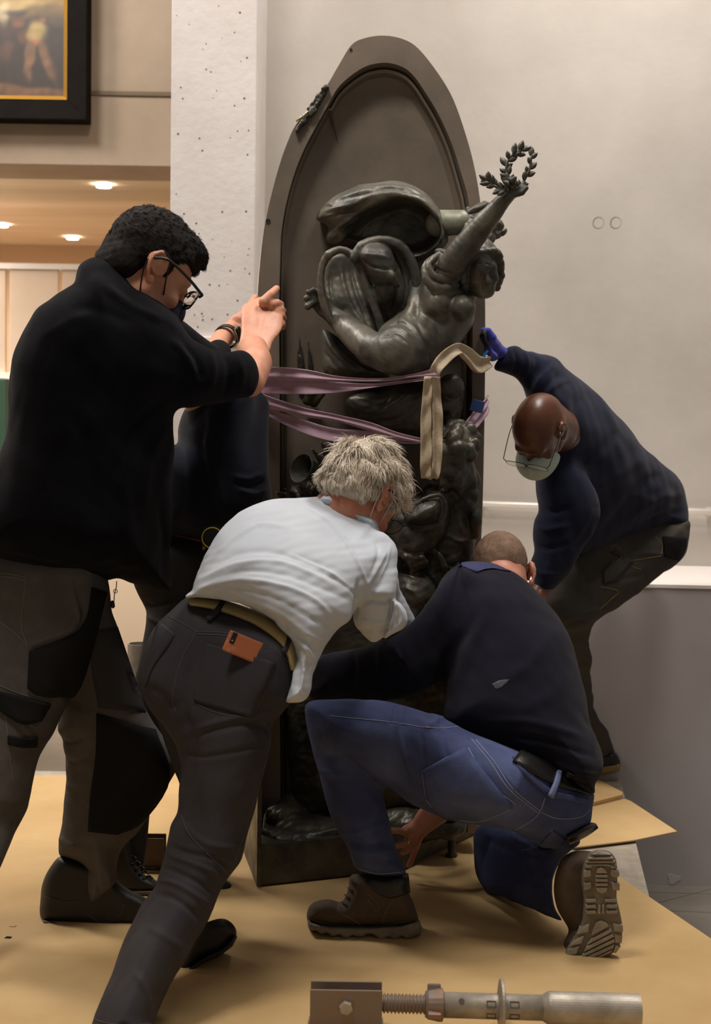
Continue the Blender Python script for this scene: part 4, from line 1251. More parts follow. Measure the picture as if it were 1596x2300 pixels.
fan([[(670, 1130), (740, 1175), (790, 1240), (828, 1320)], [(710, 1280), (770, 1310), (812, 1345)], [(640, 1240), (730, 1280), (800, 1330)], [(840, 1205), (850, 1240), (835, 1290)], [(870, 1235), (845, 1280), (820, 1320)],
     [(660, 1460), (672, 1500), (668, 1560)], [(650, 1475), (662, 1510), (655, 1560)], [(690, 1480), (690, 1520), (678, 1570)]], 5, 4)
shf += [([(870, 1420), (884, 1398), (884, 1362)], 2.5, -5), ([(895, 1360), (903, 1385), (896, 1408)], 3, 4), ([(810, 1395), (840, 1420), (872, 1408)], 3, 4), ([(877, 1222), (868, 1262), (852, 1296), (840, 1330)], 3, 3), ([(800, 1360), (830, 1350), (870, 1352), (888, 1335)], 5, -6), ([(815, 1390), (850, 1400), (880, 1395)], 5, 5), ([(820, 1410), (850, 1420), (878, 1408)], 4, -6),
        ([(880, 1345), (876, 1375), (868, 1410)], 3, -7), ([(893, 1356), (896, 1385), (888, 1412)], 4, -5), ([(600, 1150), (680, 1150), (760, 1180)], 14, 2.5), ([(480, 1330), (520, 1340), (600, 1372)], 4, -5), ([(805, 1300), (800, 1350), (794, 1395)], 5, -8), ([(735, 1125), (790, 1158), (838, 1180)], 3, -3)]
V, F, sC = cloth(sh, 'shirt', M_shirt, C_, .0038, shf, [(14, 1.6, 21), (35, .7, 22, (1, 1, 2.2))])
# tail hem roll and collar stand
jn = Shape()
jn.add(BLOB([(425, 1340), (392, 1362), (362, 1390), (340, 1420), (326, 1452), (315, 1492), (311, 1530), (318, 1560), (340, 1598), (372, 1640), (396, 1680), (403, 1720), (402, 1780), (398, 1825), (383, 1855), (374, 1900), (366, 1930), (352, 1972), (346, 1992), (318, 2030),
             (300, 2068), (272, 2130), (246, 2195), (222, 2250), (207, 2290), (203, 2350), (335, 2350), (346, 2292), (360, 2252), (374, 2228), (400, 2180), (432, 2128), (462, 2080), (476, 2048), (500, 1992), (520, 1962), (540, 1930), (558, 1862), (578, 1790), (595, 1725), (606, 1668),
             (612, 1632), (632, 1604), (655, 1570), (664, 1530), (666, 1474), (650, 1430), (608, 1397), (556, 1374), (494, 1352), (450, 1341)],
            85, .125, [(400, 1450, 3.26), (600, 1500, 3.16), (520, 1680, 3.14), (490, 1900, 3.1), (300, 2250, 2.90)], k=0))
jn.chain([(385, 1500, 3.36, 70), (462, 1760, 3.46, 56), (440, 1960, 3.42, 44), (400, 2140, 3.30, 36)], k=.02)
jf = [([(405, 1690), (450, 1700), (520, 1690), (600, 1672)], 6, -4), ([(420, 1660), (480, 1640), (560, 1625), (610, 1640)], 8, -5), ([(430, 1640), (500, 1620), (570, 1605), (640, 1590)], 7, 4), ([(590, 1640), (600, 1662), (580, 1700)], 6, 4),
      ([(380, 1900), (420, 1915), (470, 1925), (530, 1950)], 6, -5), ([(376, 1918), (420, 1935), (470, 1955), (510, 1978)], 6, 5), ([(364, 1948), (400, 1960), (450, 1985), (490, 2015)], 6, -5), ([(352, 1975), (395, 1985), (440, 2012), (478, 2040)], 6, 5),
      ([(340, 2005), (385, 2015), (430, 2045), (462, 2075)], 7, -5), ([(405, 1840), (440, 1880), (480, 1900), (540, 1905)], 7, 4), ([(330, 2080), (380, 2110), (420, 2140)], 9, 3), ([(402, 1590), (440, 1690), (420, 1800)], 14, -5),
      ([(395, 1600), (360, 1560), (330, 1540)], 10, -4), ([(430, 1480), (412, 1560), (420, 1640)], 10, -5), ([(440, 2150), (400, 2200), (360, 2240)], 8, -4), ([(300, 2180), (330, 2230), (340, 2290)], 8, 3), ([(560, 1700), (575, 1760), (540, 1860)], 7, 3)]
V, F, sJ = cloth(jn, 'jeans', M_blackjean, C_, .0042, jf, [(12, 2.2, 31), (30, .8, 32)])
# belt, loops, pockets
patch(sJ, [(428, 1350), (480, 1353), (530, 1366), (580, 1386), (630, 1418), (652, 1452), (660, 1500)], [(428, 1362), (480, 1372), (530, 1388), (575, 1408), (620, 1440), (640, 1468), (650, 1506)], 'belt', M_belt, C_, off=.006, thick=.004, nv=4)
patch(sJ, [(497, 1352), (486, 1372), (464, 1395)], [(507, 1356), (496, 1378), (474, 1398)], 'belt_loop', M_blackjean, C_, off=.008, thick=.003, nv=3)
patch(sJ, [(641, 1430), (636, 1448), (628, 1466)], [(649, 1434), (644, 1452), (636, 1470)], 'belt_loop', M_blackjean, C_, off=.008, thick=.003, nv=3)
patch(sJ, [(465, 1445), (458, 1470), (440, 1540), (436, 1575)], [(618, 1490), (606, 1520), (585, 1570), (566, 1612)], 'back_pocket', M_blackjean, C_, off=.002, thick=.002, nv=12)
patch(sJ, [(358, 1396), (350, 1420), (338, 1480), (326, 1542)], [(394, 1424), (380, 1450), (345, 1500), (328, 1545)], 'back_pocket', M_blackjean, C_, off=.002, thick=.002, nv=6)
seams(sJ, [[(463, 1446), (500, 1456), (560, 1470), (618, 1490)], [(465, 1452), (500, 1462), (560, 1476), (614, 1496)], [(464, 1446), (450, 1500), (434, 1578)], [(618, 1491), (600, 1540), (566, 1614)], [(434, 1578), (490, 1602), (566, 1614)],
           [(446, 1408), (430, 1440), (405, 1490), (388, 1560), (395, 1600)], [(372, 1382), (410, 1400), (444, 1420)], [(440, 1418), (520, 1424), (600, 1450), (650, 1490)], [(440, 1424), (520, 1430), (598, 1456)], [(358, 1397), (375, 1412), (394, 1425)], [(394, 1425), (350, 1480), (327, 1546)],
           [(590, 1620), (606, 1660), (588, 1740), (560, 1830), (520, 1950), (460, 2080), (400, 2180)], [(208, 2288), (240, 2298), (290, 2302), (340, 2298)], [(408, 1832), (430, 1880), (500, 1950), (505, 1962)]], 'stitching', M_thrb, C_, r=.0008)
# phone in pocket: case leaning out of the pocket
pc0, nrm = sJ.hit(548, 1446)
ex_ = unit(P3(588, 1462, pc0[1]) - P3(512, 1430, pc0[1])); nn_ = unit(nrm - ex_ * (nrm @ ex_)); ey_ = np.cross(nn_, ex_)
Rp = Matrix([list(ex_), list(ey_), list(nn_)]).transposed()
bm = bmesh.new(); bm_box(bm, pc0 + nn_ * .015 - ey_ * .010 * np.sign(ey_[2]), (.0395, .024, .004), Rp); phc = bm_obj('phone_case', bm, M_phone, C_, bevel=.004)
bm = bmesh.new(); bm_box(bm, pc0 + nn_ * .0195 - ex_ * .026 + ey_ * np.sign(ey_[2]) * -.001, (.0052, .0125, .0012), Rp); bm_obj('phone_camera', bm, M_black, phc, bevel=.001)
bm = bmesh.new(); bm_lathe(bm, [(0, .0012), (.0015, .0012)], pc0 + nn_ * .0205 - ex_ * .026 - ey_ * np.sign(ey_[2]) * .008, nn_, 8); bm_obj('phone_flash', bm, M_white, phc)
# shoes
sole_and_upper(C_, [(388, 2188), (398, 2160), (420, 2120), (448, 2082), (478, 2066), (505, 2064), (525, 2078), (531, 2098), (520, 2120), (492, 2142), (458, 2156), (430, 2178), (410, 2190)], 24, .05, [(460, 2120, 3.285)],
    [(402, 2196), (430, 2184), (458, 2163), (492, 2149), (522, 2126), (533, 2104), (527, 2098), (500, 2128), (455, 2150), (425, 2172), (396, 2188)], M_shoe, M_shoe)
sole_and_upper(C_, [(215, 2372), (205, 2340), (230, 2306), (300, 2302), (350, 2318), (372, 2345), (375, 2372)], 24, .05, [(290, 2350, 2.87)], [(212, 2366), (375, 2366), (375, 2376), (212, 2376)], M_shoe, M_shoe)
bC = Shape(); bC.inset(sh, .026); bC.inset(jn, .018)
FC = frame((.42, .60, -.70), (.40, .42, .80))
oC = P3(812, 1110, 3.46); TC = HT(oC, FC, 1.0)
bC.add(*head_prims(oC, FC, 1.0, neck=(P3(758, 1150, 3.46), .058)))
bC.chain([(880, 1385, 3.66, 28), (900, 1430, 3.75, 24), (920, 1470, 3.85, 20)], k=.02)
bC.chain([(845, 1372, 3.34, 26), (862, 1398, 3.60, 24), (890, 1460, 3.82, 20)], k=.02)
for i in range(4): finger(bC, [(930 + i * 5, 1470 + i * 5, 3.86, 9), (925 + i * 5, 1490 + i * 5, 3.88, 8), (918 + i * 5, 1500 + i * 6, 3.9, 7)])
V, F = bC.mesh(.004); mesh_np('body', V, F, M_skinC, C_)
V, F = cap(oC, FC, 1.0, [ELL(TC(0, -.008, .032), np.array((.086, .110, .101)), FC, k=0), ELL(TC(0, -.06, -.02), np.array((.074, .054, .055)), FC, k=.03),
                          BOX(TC(0, .12, -.05), (.2, .09, .09), FC, .03, k=.012, sub=True), ELL(TC(-.10, -.005, -.04), (.05, .045, .055), FC, k=.01, sub=True), ELL(TC(.10, -.005, -.04), (.05, .045, .055), FC, k=.01, sub=True),
                          BOX(TC(0, -.06, -.135), (.15, .15, .06), FC, .02, k=.01, sub=True)], mat('hair_silver_shaded', S(172, 158, 140), .8), C_, noise=[(40, 2, 4), (90, 1, 5)])  # cap colour darkened to carry the self-shadow among the strands
crownC = TC(-.03, -.055, .10)
def flowC(P, N):
    d = P - crownC
    return d / (np.linalg.norm(d, axis=1)[:, None] + 1e-9) + np.array([0, 0, -.45]) + FC[:, 1] * .15
hair_strands('hair_strands', V, F, oC, lambda P, N: (((P - oC) @ FC[:, 2] > .010) | (((P - oC) @ FC[:, 1] < -.01) & (N @ FC[:, 2] > -.75))), 19000, .048, M_hairC, C_, flowC, seed=3, r0=.0009, lift=.12, curl=1.0, clump=.8, short=lambda P: np.clip(((P - oC) @ FC[:, 2] + .075) / .10, .5, 1))
for sx in (-1, 1): tubes('glasses_temple', [(crom([TC(sx * .088, -.026, .002), TC(sx * .088, -.004, .016), TC(sx * .086, .04, .016), TC(sx * .082, .112, .010)], 5), .0019)], M_black, C_, 5)
rim = []
for sx in (-1, 1):
    c = TC(sx * .036, .112, -.004)
    rim.append((np.array([c + FC @ np.array([.033 * math.cos(a), 0, .022 * math.sin(a)]) for a in np.linspace(0, 2 * math.pi, 25)]), .0014))
rim.append((np.array([TC(-.006, .112, .004), TC(0, .118, .006), TC(.006, .112, .004)]), .0014)); rim.append((np.array([TC(.082, .112, .010), TC(.068, .112, .004)]), .0016))
gf = tubes('glasses_frame', rim, M_black, C_, 5)
lenses(gf, rim)
ms = Shape(); ms.add(ELL(TC(0, .072, -.066), (.056, .058, .052), FC, k=0), ELL(TC(0, .05, -.085), (.058, .05, .04), FC, k=.02),
                     RC_(TC(0, .108, -.03), TC(0, .10, -.085), .019, .020, k=.02), BOX(TC(0, -.01, -.07), (.1, .045, .1), FC, .005, k=.004, sub=True), BOX(TC(0, .10, .032), (.1, .1, .045), FC @ np.array(Matrix.Rotation(.12, 3, 'X')), .005, k=.004, sub=True))
V, F = ms.mesh(.004); mesh_np('face_mask', V, F, M_maskg, C_)
tubes('mask_loop', [(crom([TC(.060, .045, -.040), TC(.082, .020, -.008), TC(.088, .006, .022), TC(.086, -.020, .030), TC(.086, -.036, .010), TC(.084, -.034, -.028), TC(.062, .012, -.095)], 6), .0013)], M_strapw, C_, 5)

# ------------------------------------------------------------------ D  kneeling man
g = ground(1000, 2130)
D_ = empty('person', (g[0], g[1], 0), 'kneeling man with cropped grey hair, black knit sweater and blue jeans, back to us', 'person')
dk = Shape()
dk.add(BLOB([(1015, 1278), (1035, 1268), (1062, 1264), (1110, 1268), (1152, 1287), (1190, 1314), (1222, 1345), (1252, 1382), (1277, 1425), (1292, 1478), (1303, 1525), (1314, 1570), (1322, 1620), (1337, 1655), (1352, 1690), (1357, 1722), (1348, 1745), (1338, 1762),
             (1335, 1784), (1300, 1770), (1262, 1748), (1215, 1720), (1160, 1693), (1100, 1670), (1045, 1647), (1010, 1628), (998, 1600), (1003, 1550), (1000, 1490), (985, 1430), (975, 1360), (990, 1305)],
            110, .15, [(1090, 1300, 3.78), (1260, 1720, 3.50), (1030, 1600, 3.58), (1300, 1500, 3.62)], k=0))
dk.add(BLOB([(1040, 1275), (1010, 1290), (985, 1318), (955, 1355), (925, 1395), (895, 1422), (860, 1440), (820, 1452), (770, 1462), (715, 1472), (695, 1490), (688, 1530), (692, 1562), (720, 1576), (790, 1578), (860, 1576), (925, 1562), (985, 1530), (1040, 1480), (1075, 1420), (1085, 1340), (1070, 1290)],
            60, .072, [(1040, 1320, 3.70), (900, 1480, 3.60), (720, 1520, 3.74)], k=.035))
dk.chain([(1130, 1420, 3.90, 60), (1110, 1640, 3.98, 44), (1070, 1760, 3.97, 38), (1008, 1822, 3.90, 28)], k=.03)
df = [([(1060, 1400), (1000, 1480), (960, 1560)], 14, -7), ([(1095, 1370), (1050, 1470), (1020, 1560)], 14, 5), ([(1010, 1290), (990, 1350), (960, 1420)], 10, 3), ([(1320, 1660), (1260, 1640), (1180, 1620), (1090, 1620)], 9, 5),
      ([(1335, 1700), (1270, 1680), (1200, 1660), (1120, 1650)], 7, -6), ([(1345, 1740), (1300, 1735), (1240, 1712)], 6, 5), ([(1335, 1690), (1330, 1640), (1310, 1600)], 6, 4), ([(900, 1440), (900, 1500), (880, 1570)], 8, -4), ([(850, 1450), (852, 1510), (830, 1570)], 8, 4),
      ([(790, 1462), (795, 1510), (780, 1570)], 8, -4), ([(1295, 1500), (1240, 1560), (1160, 1600)], 16, 3), ([(1010, 1610), (1080, 1640), (1180, 1670), (1280, 1730)], 5, 3), ([(1340, 1765), (1280, 1750), (1200, 1708)], 4, -3), ([(1250, 1400), (1200, 1480), (1120, 1540)], 16, 4)]
V, F, sD = cloth(dk, 'knit_sweater', M_navyD, D_, .0045, df, [(9, 2.5, 41), (24, .9, 42)])
patch(sD, [(1022, 1268), (1060, 1264), (1105, 1268), (1145, 1285)], [(1046, 1276), (1062, 1284), (1072, 1286), (1092, 1276)], 'collar_yoke', M_yoke, D_, off=.002, thick=.002, nv=6)
# dust on the back of the sweater: a worn felted patch standing proud of the knit
M_dust = mat('chalk_dust', S(46, 46, 58), .95, col2=S(84, 84, 92), scale=90)
patch(sD, [(1104, 1536), (1122, 1528), (1144, 1526)], [(1112, 1548), (1124, 1546), (1140, 1532)], 'dust_mark', M_dust, D_, off=.0, thick=.0006, nv=4)
jd = Shape()
jd.add(BLOB([(692, 1612), (690, 1590), (702, 1576), (760, 1570), (850, 1573), (920, 1588), (985, 1610), (1040, 1636), (1095, 1660), (1160, 1686), (1230, 1718), (1290, 1750), (1332, 1778), (1330, 1810), (1326, 1845), (1312, 1870), (1270, 1905), (1215, 1900), (1150, 1868), (1090, 1856), (1030, 1846),
             (975, 1830), (925, 1805), (880, 1775), (840, 1760), (790, 1740), (730, 1700), (700, 1655)], 90, .12,
            [(740, 1610, 3.50), (1000, 1720, 3.46), (1280, 1810, 3.50), (1150, 1790, 3.42)], k=0))
jd.add(BLOB([(690, 1600), (700, 1585), (760, 1590), (820, 1640), (850, 1720), (862, 1790), (872, 1840), (884, 1885), (897, 1930), (910, 1966), (870, 1970), (838, 1966), (812, 1958), (796, 1946), (780, 1905), (757, 1865), (738, 1820), (722, 1765), (706, 1700), (695, 1645)], 60, .07,
            [(750, 1650, 3.50), (820, 1900, 3.49)], k=.02))
jd.add(BLOB([(1062, 1910), (1066, 1870), (1090, 1850), (1150, 1855), (1230, 1880), (1300, 1890), (1280, 1912), (1262, 1930), (1246, 1962), (1241, 2000), (1247, 2040), (1262, 2066), (1250, 2066), (1215, 2050), (1180, 2036), (1130, 2016), (1092, 2000), (1068, 1962)], 45, .065,
            [(1085, 1940, 3.86), (1200, 1960, 3.66), (1255, 2000, 3.50)], k=.02))
jdf = [([(985, 1590), (990, 1640), (1005, 1700), (1020, 1740)], 5, -3), ([(1000, 1610), (970, 1625), (950, 1640)], 6, 5), ([(960, 1600), (975, 1610), (1005, 1612), (1032, 1630)], 6, 6), ([(905, 1586), (900, 1610), (890, 1640)], 6, 4), ([(890, 1584), (885, 1610), (876, 1630)], 5, -4),
       ([(893, 1630), (905, 1690), (930, 1760)], 5, 3), ([(945, 1640), (952, 1700), (955, 1760)], 5, -2.5), ([(720, 1700), (790, 1700), (830, 1712)], 8, -5), ([(715, 1730), (780, 1742), (840, 1740)], 7, 4),
       ([(775, 1885), (820, 1900), (872, 1885)], 7, -6), ([(790, 1905), (835, 1918), (885, 1905)], 7, 5), ([(805, 1930), (850, 1940), (895, 1928)], 6, -5), ([(810, 1945), (855, 1955), (903, 1948)], 5, 3), ([(765, 1870), (800, 1870), (860, 1850)], 7, 4),
       ([(1180, 1900), (1240, 1898), (1290, 1885)], 7, -7), ([(1150, 1880), (1190, 1900), (1240, 1920)], 6, 5), ([(1080, 1880), (1130, 1900), (1200, 1930)], 9, -4), ([(1090, 1990), (1150, 1990), (1230, 2000)], 9, 4),
       ([(1105, 1700), (1150, 1760), (1205, 1818)], 4, 2), ([(1212, 1820), (1180, 1850), (1150, 1872)], 4, -3), ([(840, 1755), (800, 1725), (760, 1690)], 8, -6), ([(1100, 1830), (1180, 1850), (1260, 1860)], 12, 4)]
V, F, sDj = cloth(jd, 'jeans', M_bluejean, D_, .004, jdf, [(13, 1.6, 43), (34, .7, 44)])
patch(sDj, [(947, 1732), (990, 1708), (1044, 1680)], [(958, 1790), (1010, 1838), (1152, 1812)], 'back_pocket', M_bluejean, D_, off=.0025, thick=.0035, nv=12)
patch(sDj, [(1241, 1864), (1225, 1880), (1205, 1902), (1175, 1912)], [(1270, 1885), (1262, 1895), (1240, 1910), (1200, 1925)], 'back_pocket', M_bluejean, D_, off=.002, thick=.0025, nv=6)
patch(sDj, [(1168, 1690), (1215, 1712), (1262, 1735), (1310, 1752)], [(1150, 1712), (1200, 1742), (1252, 1768), (1318, 1786)], 'belt', M_leather, D_, off=.005, thick=.004, nv=4)
patch(sDj, [(1160, 1690), (1180, 1722), (1230, 1770), (1275, 1785), (1320, 1794)], [(1150, 1700), (1172, 1735), (1222, 1782), (1268, 1798), (1318, 1806)], 'waistband', M_bluejean, D_, off=.002, thick=.002, nv=3)
patch(sDj, [(1244, 1736), (1236, 1760), (1224, 1786)], [(1254, 1740), (1246, 1764), (1234, 1792)], 'belt_loop', M_bluehem, D_, off=.011, thick=.003, nv=3)
patch(sDj, [(1270, 1874), (1300, 1858), (1326, 1846)], [(1276, 1886), (1304, 1872), (1331, 1856)], 'wallet', M_leather, D_, off=.006, thick=.008, nv=4)
seams(sDj, [[(947, 1732), (990, 1708), (1044, 1680)], [(948, 1738), (992, 1714), (1042, 1688)], [(1044, 1680), (1090, 1760), (1153, 1812)], [(1051, 1680), (1096, 1756), (1156, 1806)], [(947, 1733), (960, 1800), (1000, 1835)], [(1000, 1835), (1060, 1846), (1100, 1838), (1153, 1813)],
            [(1068, 1662), (1110, 1712), (1150, 1770), (1212, 1822)], [(1058, 1660), (1100, 1712), (1142, 1772), (1208, 1826)], [(1224, 1790), (1212, 1822), (1190, 1845), (1150, 1868)], [(1215, 1824), (1250, 1838), (1300, 1836), (1326, 1818)],
            [(1160, 1696), (1186, 1730), (1232, 1776), (1280, 1792)], [(1240, 1864), (1225, 1885), (1200, 1903), (1172, 1910)], [(740, 1608), (800, 1614), (880, 1622), (950, 1634)], [(955, 1632), (985, 1636), (1030, 1632)],
            [(806, 1952), (850, 1962), (905, 1958)], [(1248, 1950), (1241, 1990), (1246, 2035)]], 'stitching', M_thrblue, D_, .0009)
seams(sDj, [[(995, 1712), (1000, 1750), (1010, 1780), (1045, 1806), (1075, 1832)], [(952, 1634), (964, 1634)]], 'stitching', M_thror, D_, .0009)
# boots
upL = [(690, 2066), (690, 2048), (700, 2030), (720, 2022), (742, 2020), (766, 2026), (776, 2012), (783, 1990), (792, 1964), (850, 1968), (912, 1960), (916, 1985), (918, 2005), (926, 2022), (933, 2042), (940, 2068), (935, 2078), (840, 2082), (750, 2082), (705, 2076)]
cB = [(800, 2050, 3.50)]
solL = [(688, 2060), (700, 2072), (740, 2080), (830, 2082), (900, 2078), (942, 2066), (946, 2082), (945, 2100), (930, 2106), (926, 2110), (908, 2112), (905, 2106), (898, 2106), (896, 2113), (880, 2115), (876, 2108), (868, 2108), (866, 2116), (852, 2115), (846, 2108), (836, 2100), (822, 2100), (818, 2106), (800, 2108), (795, 2104), (788, 2104), (784, 2110), (768, 2110), (764, 2103), (757, 2102),
        (753, 2107), (740, 2105), (736, 2098), (730, 2097), (727, 2101), (716, 2097), (712, 2091), (706, 2090), (702, 2092), (692, 2084)]
bs = [([(762, 2030), (764, 2050), (785, 2062), (808, 2078)], 3, 2), ([(842, 2000), (862, 2012), (884, 2020), (918, 2010)], 3, 2), ([(884, 2022), (868, 2040), (856, 2078)], 3, 1.5), ([(836, 1986), (870, 1998), (914, 1990)], 4, -3), ([(826, 1975), (870, 1986), (914, 1976)], 4, 3), ([(700, 2040), (730, 2032), (760, 2040)], 8, 2),
      ([(830, 2004), (846, 2024), (838, 2034), (824, 2014)], 2, 1)]
sfb = sole_and_upper(D_, upL, 30, .052, cB, solL, M_boot, M_bootsole, strokes=bs, nm=('boot', 'boot_sole'))
patch(sfb, [(818, 1966), (850, 1968), (880, 1968), (913, 1964)], [(822, 1982), (850, 2006), (880, 2018), (917, 2006)], 'padded_collar', M_leather, D_, off=.002, thick=.003, nv=6)
seams(sfb, [[(761, 2030), (764, 2052), (786, 2062), (810, 2078)], [(842, 1990), (862, 2008), (885, 2018)], [(884, 2022), (866, 2044), (856, 2078)], [(824, 2012), (830, 2010), (850, 2036), (842, 2044), (824, 2018)], [(690, 2062), (740, 2076), (840, 2080), (938, 2066)]], 'stitching', mat('boot_thread', S(128, 102, 78), .8), D_, .0008)
for k, (x, y) in enumerate(((772, 2034), (779, 2018), (786, 2002), (792, 1986))):
    h = sfb.hit(x + 6, y, .001)
    if h: 
        bm = bmesh.new(); bm_lathe(bm, [(-.001, .003), (.002, .003), (.002, .0015)], h[0], h[1], 10); bm_obj('eyelet', bm, M_leather, sole_and_upper.up)
        tubes('boot_lace', [(np.array([h[0] + np.array([-.012, -.002 + .02, .003]), h[0] + np.array([-.006, .003, .004]), h[0]]), .0016)], M_leather, sole_and_upper.up, 5)
# right boot, sole turned to us
s = Shape(); s.add(BLOB([(1247, 1962), (1262, 1928), (1290, 1912), (1322, 1912), (1352, 1925), (1360, 2000), (1350, 2100), (1340, 2148), (1290, 2158), (1264, 2154), (1266, 2120), (1276, 2092), (1268, 2072), (1250, 2040), (1243, 2000)], 34, .055, [(1290, 1950, 3.43), (1300, 2130, 3.43)], k=0))
V, F, sfr = cloth(s, 'boot', M_boot, D_, .0038, [([(1285, 1915), (1272, 1950), (1290, 1990)], 3, 2), ([(1270, 2075), (1290, 2090), (1310, 2085)], 5, -4), ([(1266, 2110), (1285, 2118), (1300, 2115)], 5, 3)], [(30, .6, 3)])
outl = [(1319, 1920), (1338, 1909), (1356, 1909), (1372, 1915), (1384, 1936), (1386, 1980), (1384, 2015), (1391, 2045), (1397, 2080), (1394, 2115), (1380, 2137), (1358, 2150), (1319, 2158), (1279, 2163), (1264, 2158), (1271, 2132), (1292, 2097), (1306, 2067), (1310, 2023), (1305, 1980), (1308, 1945)]
cR = [(1345, 1915, 3.335), (1345, 2010, 3.35), (1300, 2155, 3.375), (1395, 2080, 3.345)]
s2 = Shape(); s2.add(BLOB(outl, 7, .014, cR, k=0, sm=3))
V, F = s2.mesh(.003); soR = mesh_np('boot_sole', V, F, M_bootsole, D_); sR = Surf(V, F)
M_lug = mat('lug_rubber', S(158, 149, 134), .8, col2=S(134, 126, 112), scale=30, bump=.25, bscale=120)
def lug(poly, hgt=.007):
    P = []
    for x, y in poly:
        h = sR.hit(x, y)
        if h is None:
            cx, cy = np.mean(poly, axis=0)
            for t in (.85, .7, .5, .3):
                h = sR.hit(cx + (x - cx) * t, cy + (y - cy) * t)
                if h is not None: break
            if h is None: return
            h = (P3(x, y, h[0][1]), h[1])
        P.append(h[0])
    n = np.array([-.03, -.95, -.16]); n = unit(n)
    bm = bmesh.new(); bm_prism(bm, [p - n * .003 for p in P], n * (hgt + .003))
    bm_obj('sole_lug', bm, M_lug, soR, bevel=.0009)
def Z(pts): return [(900 + x / 2.293, 1500 + y / 2.293) for x, y in pts]
for q in ([(985, 955), (1020, 938), (1060, 942), (1078, 956)], [(965, 972), (1088, 970), (1092, 980), (960, 982)], [(955, 990), (1100, 988), (1104, 1000), (950, 1000)], [(948, 1006), (1108, 1006), (1110, 1020), (1085, 1030), (1070, 1010), (985, 1010), (975, 1024), (945, 1022)],
          [(940, 1040), (975, 1036), (978, 1062), (966, 1070), (938, 1072)], [(1080, 1034), (1118, 1034), (1120, 1070), (1092, 1072), (1078, 1060)], [(938, 1105), (976, 1100), (978, 1128), (942, 1140)], [(1082, 1100), (1124, 1104), (1124, 1140), (1090, 1138)],
          [(1002, 1052), (1008, 1030), (1028, 1022), (1048, 1030), (1060, 1052)], [(1001, 1060), (1061, 1060), (1062, 1074), (1001, 1074)], [(1000, 1082), (1062, 1082), (1062, 1096), (1000, 1096)], [(1000, 1104), (1062, 1104), (1062, 1118), (1000, 1118)], [(1001, 1126), (1062, 1126), (1056, 1146), (1032, 1156), (1008, 1146)],
          [(950, 1188), (1002, 1186), (1004, 1200), (952, 1202)], [(948, 1216), (1000, 1214), (1004, 1230), (950, 1232)], [(950, 1246), (1000, 1244), (1004, 1260), (956, 1262)], [(1048, 1186), (1106, 1186), (1108, 1200), (1050, 1200)], [(1056, 1214), (1110, 1214), (1112, 1230), (1056, 1230)], [(1056, 1246), (1112, 1246), (1112, 1260), (1058, 1260)],
          [(1016, 1218), (1026, 1220), (1024, 1260), (1010, 1262)], [(1034, 1218), (1046, 1216), (1044, 1262), (1034, 1260)],
          [(1002, 1310), (1030, 1298), (1060, 1312), (1068, 1324), (980, 1372), (990, 1340)], [(975, 1392), (1080, 1338), (1086, 1352), (960, 1418)], [(955, 1430), (1090, 1362), (1096, 1378), (940, 1456)], [(936, 1468), (1096, 1390), (1098, 1406), (920, 1490)], [(925, 1496), (1096, 1418), (1090, 1436), (946, 1504)], [(960, 1504), (1086, 1446), (1070, 1462), (1000, 1500)],
          [(918, 1330), (968, 1316), (962, 1352), (906, 1366)], [(1090, 1312), (1140, 1318), (1142, 1352), (1096, 1350)], [(1098, 1366), (1138, 1372), (1134, 1412), (1102, 1406)], [(1104, 1424), (1130, 1428), (1104, 1462), (1090, 1460)], [(888, 1388), (940, 1376), (928, 1412), (874, 1424)], [(860, 1444), (916, 1428), (902, 1466), (848, 1476)], [(842, 1486), (896, 1476), (886, 1512), (838, 1512)],
          [(1092, 1040), (1122, 1044), (1122, 1066), (1092, 1066)]):
    lug(Z(q))
# body
bD = Shape(); bD.inset(dk, .014); bD.inset(jd, .014)
FD = frame((-.10, .72, -.68), (-.12, .62, .78)); oD = P3(1124, 1292, 3.93); TD = HT(oD, FD, 1.0)
bD.add(*head_prims(oD, FD, 1.0, neck=(P3(1118, 1320, 3.82), .06)))
bD.chain([(1008, 1822, 3.90, 22), (985, 1830, 3.88, 20), (962, 1842, 3.87, 20)], k=.015)
bD.add(BLOB([(948, 1812), (964, 1812), (994, 1834), (988, 1850), (966, 1868), (950, 1884), (941, 1902), (930, 1906), (920, 1900), (916, 1886), (920, 1868), (914, 1860), (924, 1850), (932, 1832)], 14, .015, [(950, 1850, 3.86)], k=.012))
finger(bD, [(926, 1858, 3.86, 9), (910, 1870, 3.86, 8), (898, 1867, 3.85, 7.5), (876, 1866, 3.86, 6.5)])
finger(bD, [(928, 1878, 3.86, 9), (918, 1893, 3.85, 8.5), (902, 1897, 3.85, 7.5), (886, 1900, 3.86, 7)])
finger(bD, [(930, 1892, 3.86, 9), (918, 1908, 3.86, 8), (904, 1915, 3.86, 7)])
finger(bD, [(936, 1894, 3.87, 8), (930, 1915, 3.87, 7), (918, 1944, 3.88, 6)])
finger(bD, [(940, 1840, 3.87, 9), (922, 1856, 3.89, 8), (908, 1862, 3.92, 7)])
bD.chain([(712, 1522, 3.74, 30), (690, 1532, 3.82, 24), (676, 1540, 3.90, 18)], k=.012)
for i in range(4): finger(bD, [(676, 1528 + i * 9, 3.92, 8), (668, 1530 + i * 9, 3.98, 7), (666, 1534 + i * 9, 4.03, 6)])
V, F = bD.mesh(.004); V = sculpt(V, F, [([(950, 1822), (958, 1840), (966, 1850)], 2, -1.5), ([(958, 1818), (968, 1836)], 2, -1)], [(30, .4, 8)])
mesh_np('body', V, F, M_skinD, D_)
rc = P3(918, 1891, 3.85); rd = unit(P3(918, 1893, 3.85) - P3(902, 1897, 3.85))
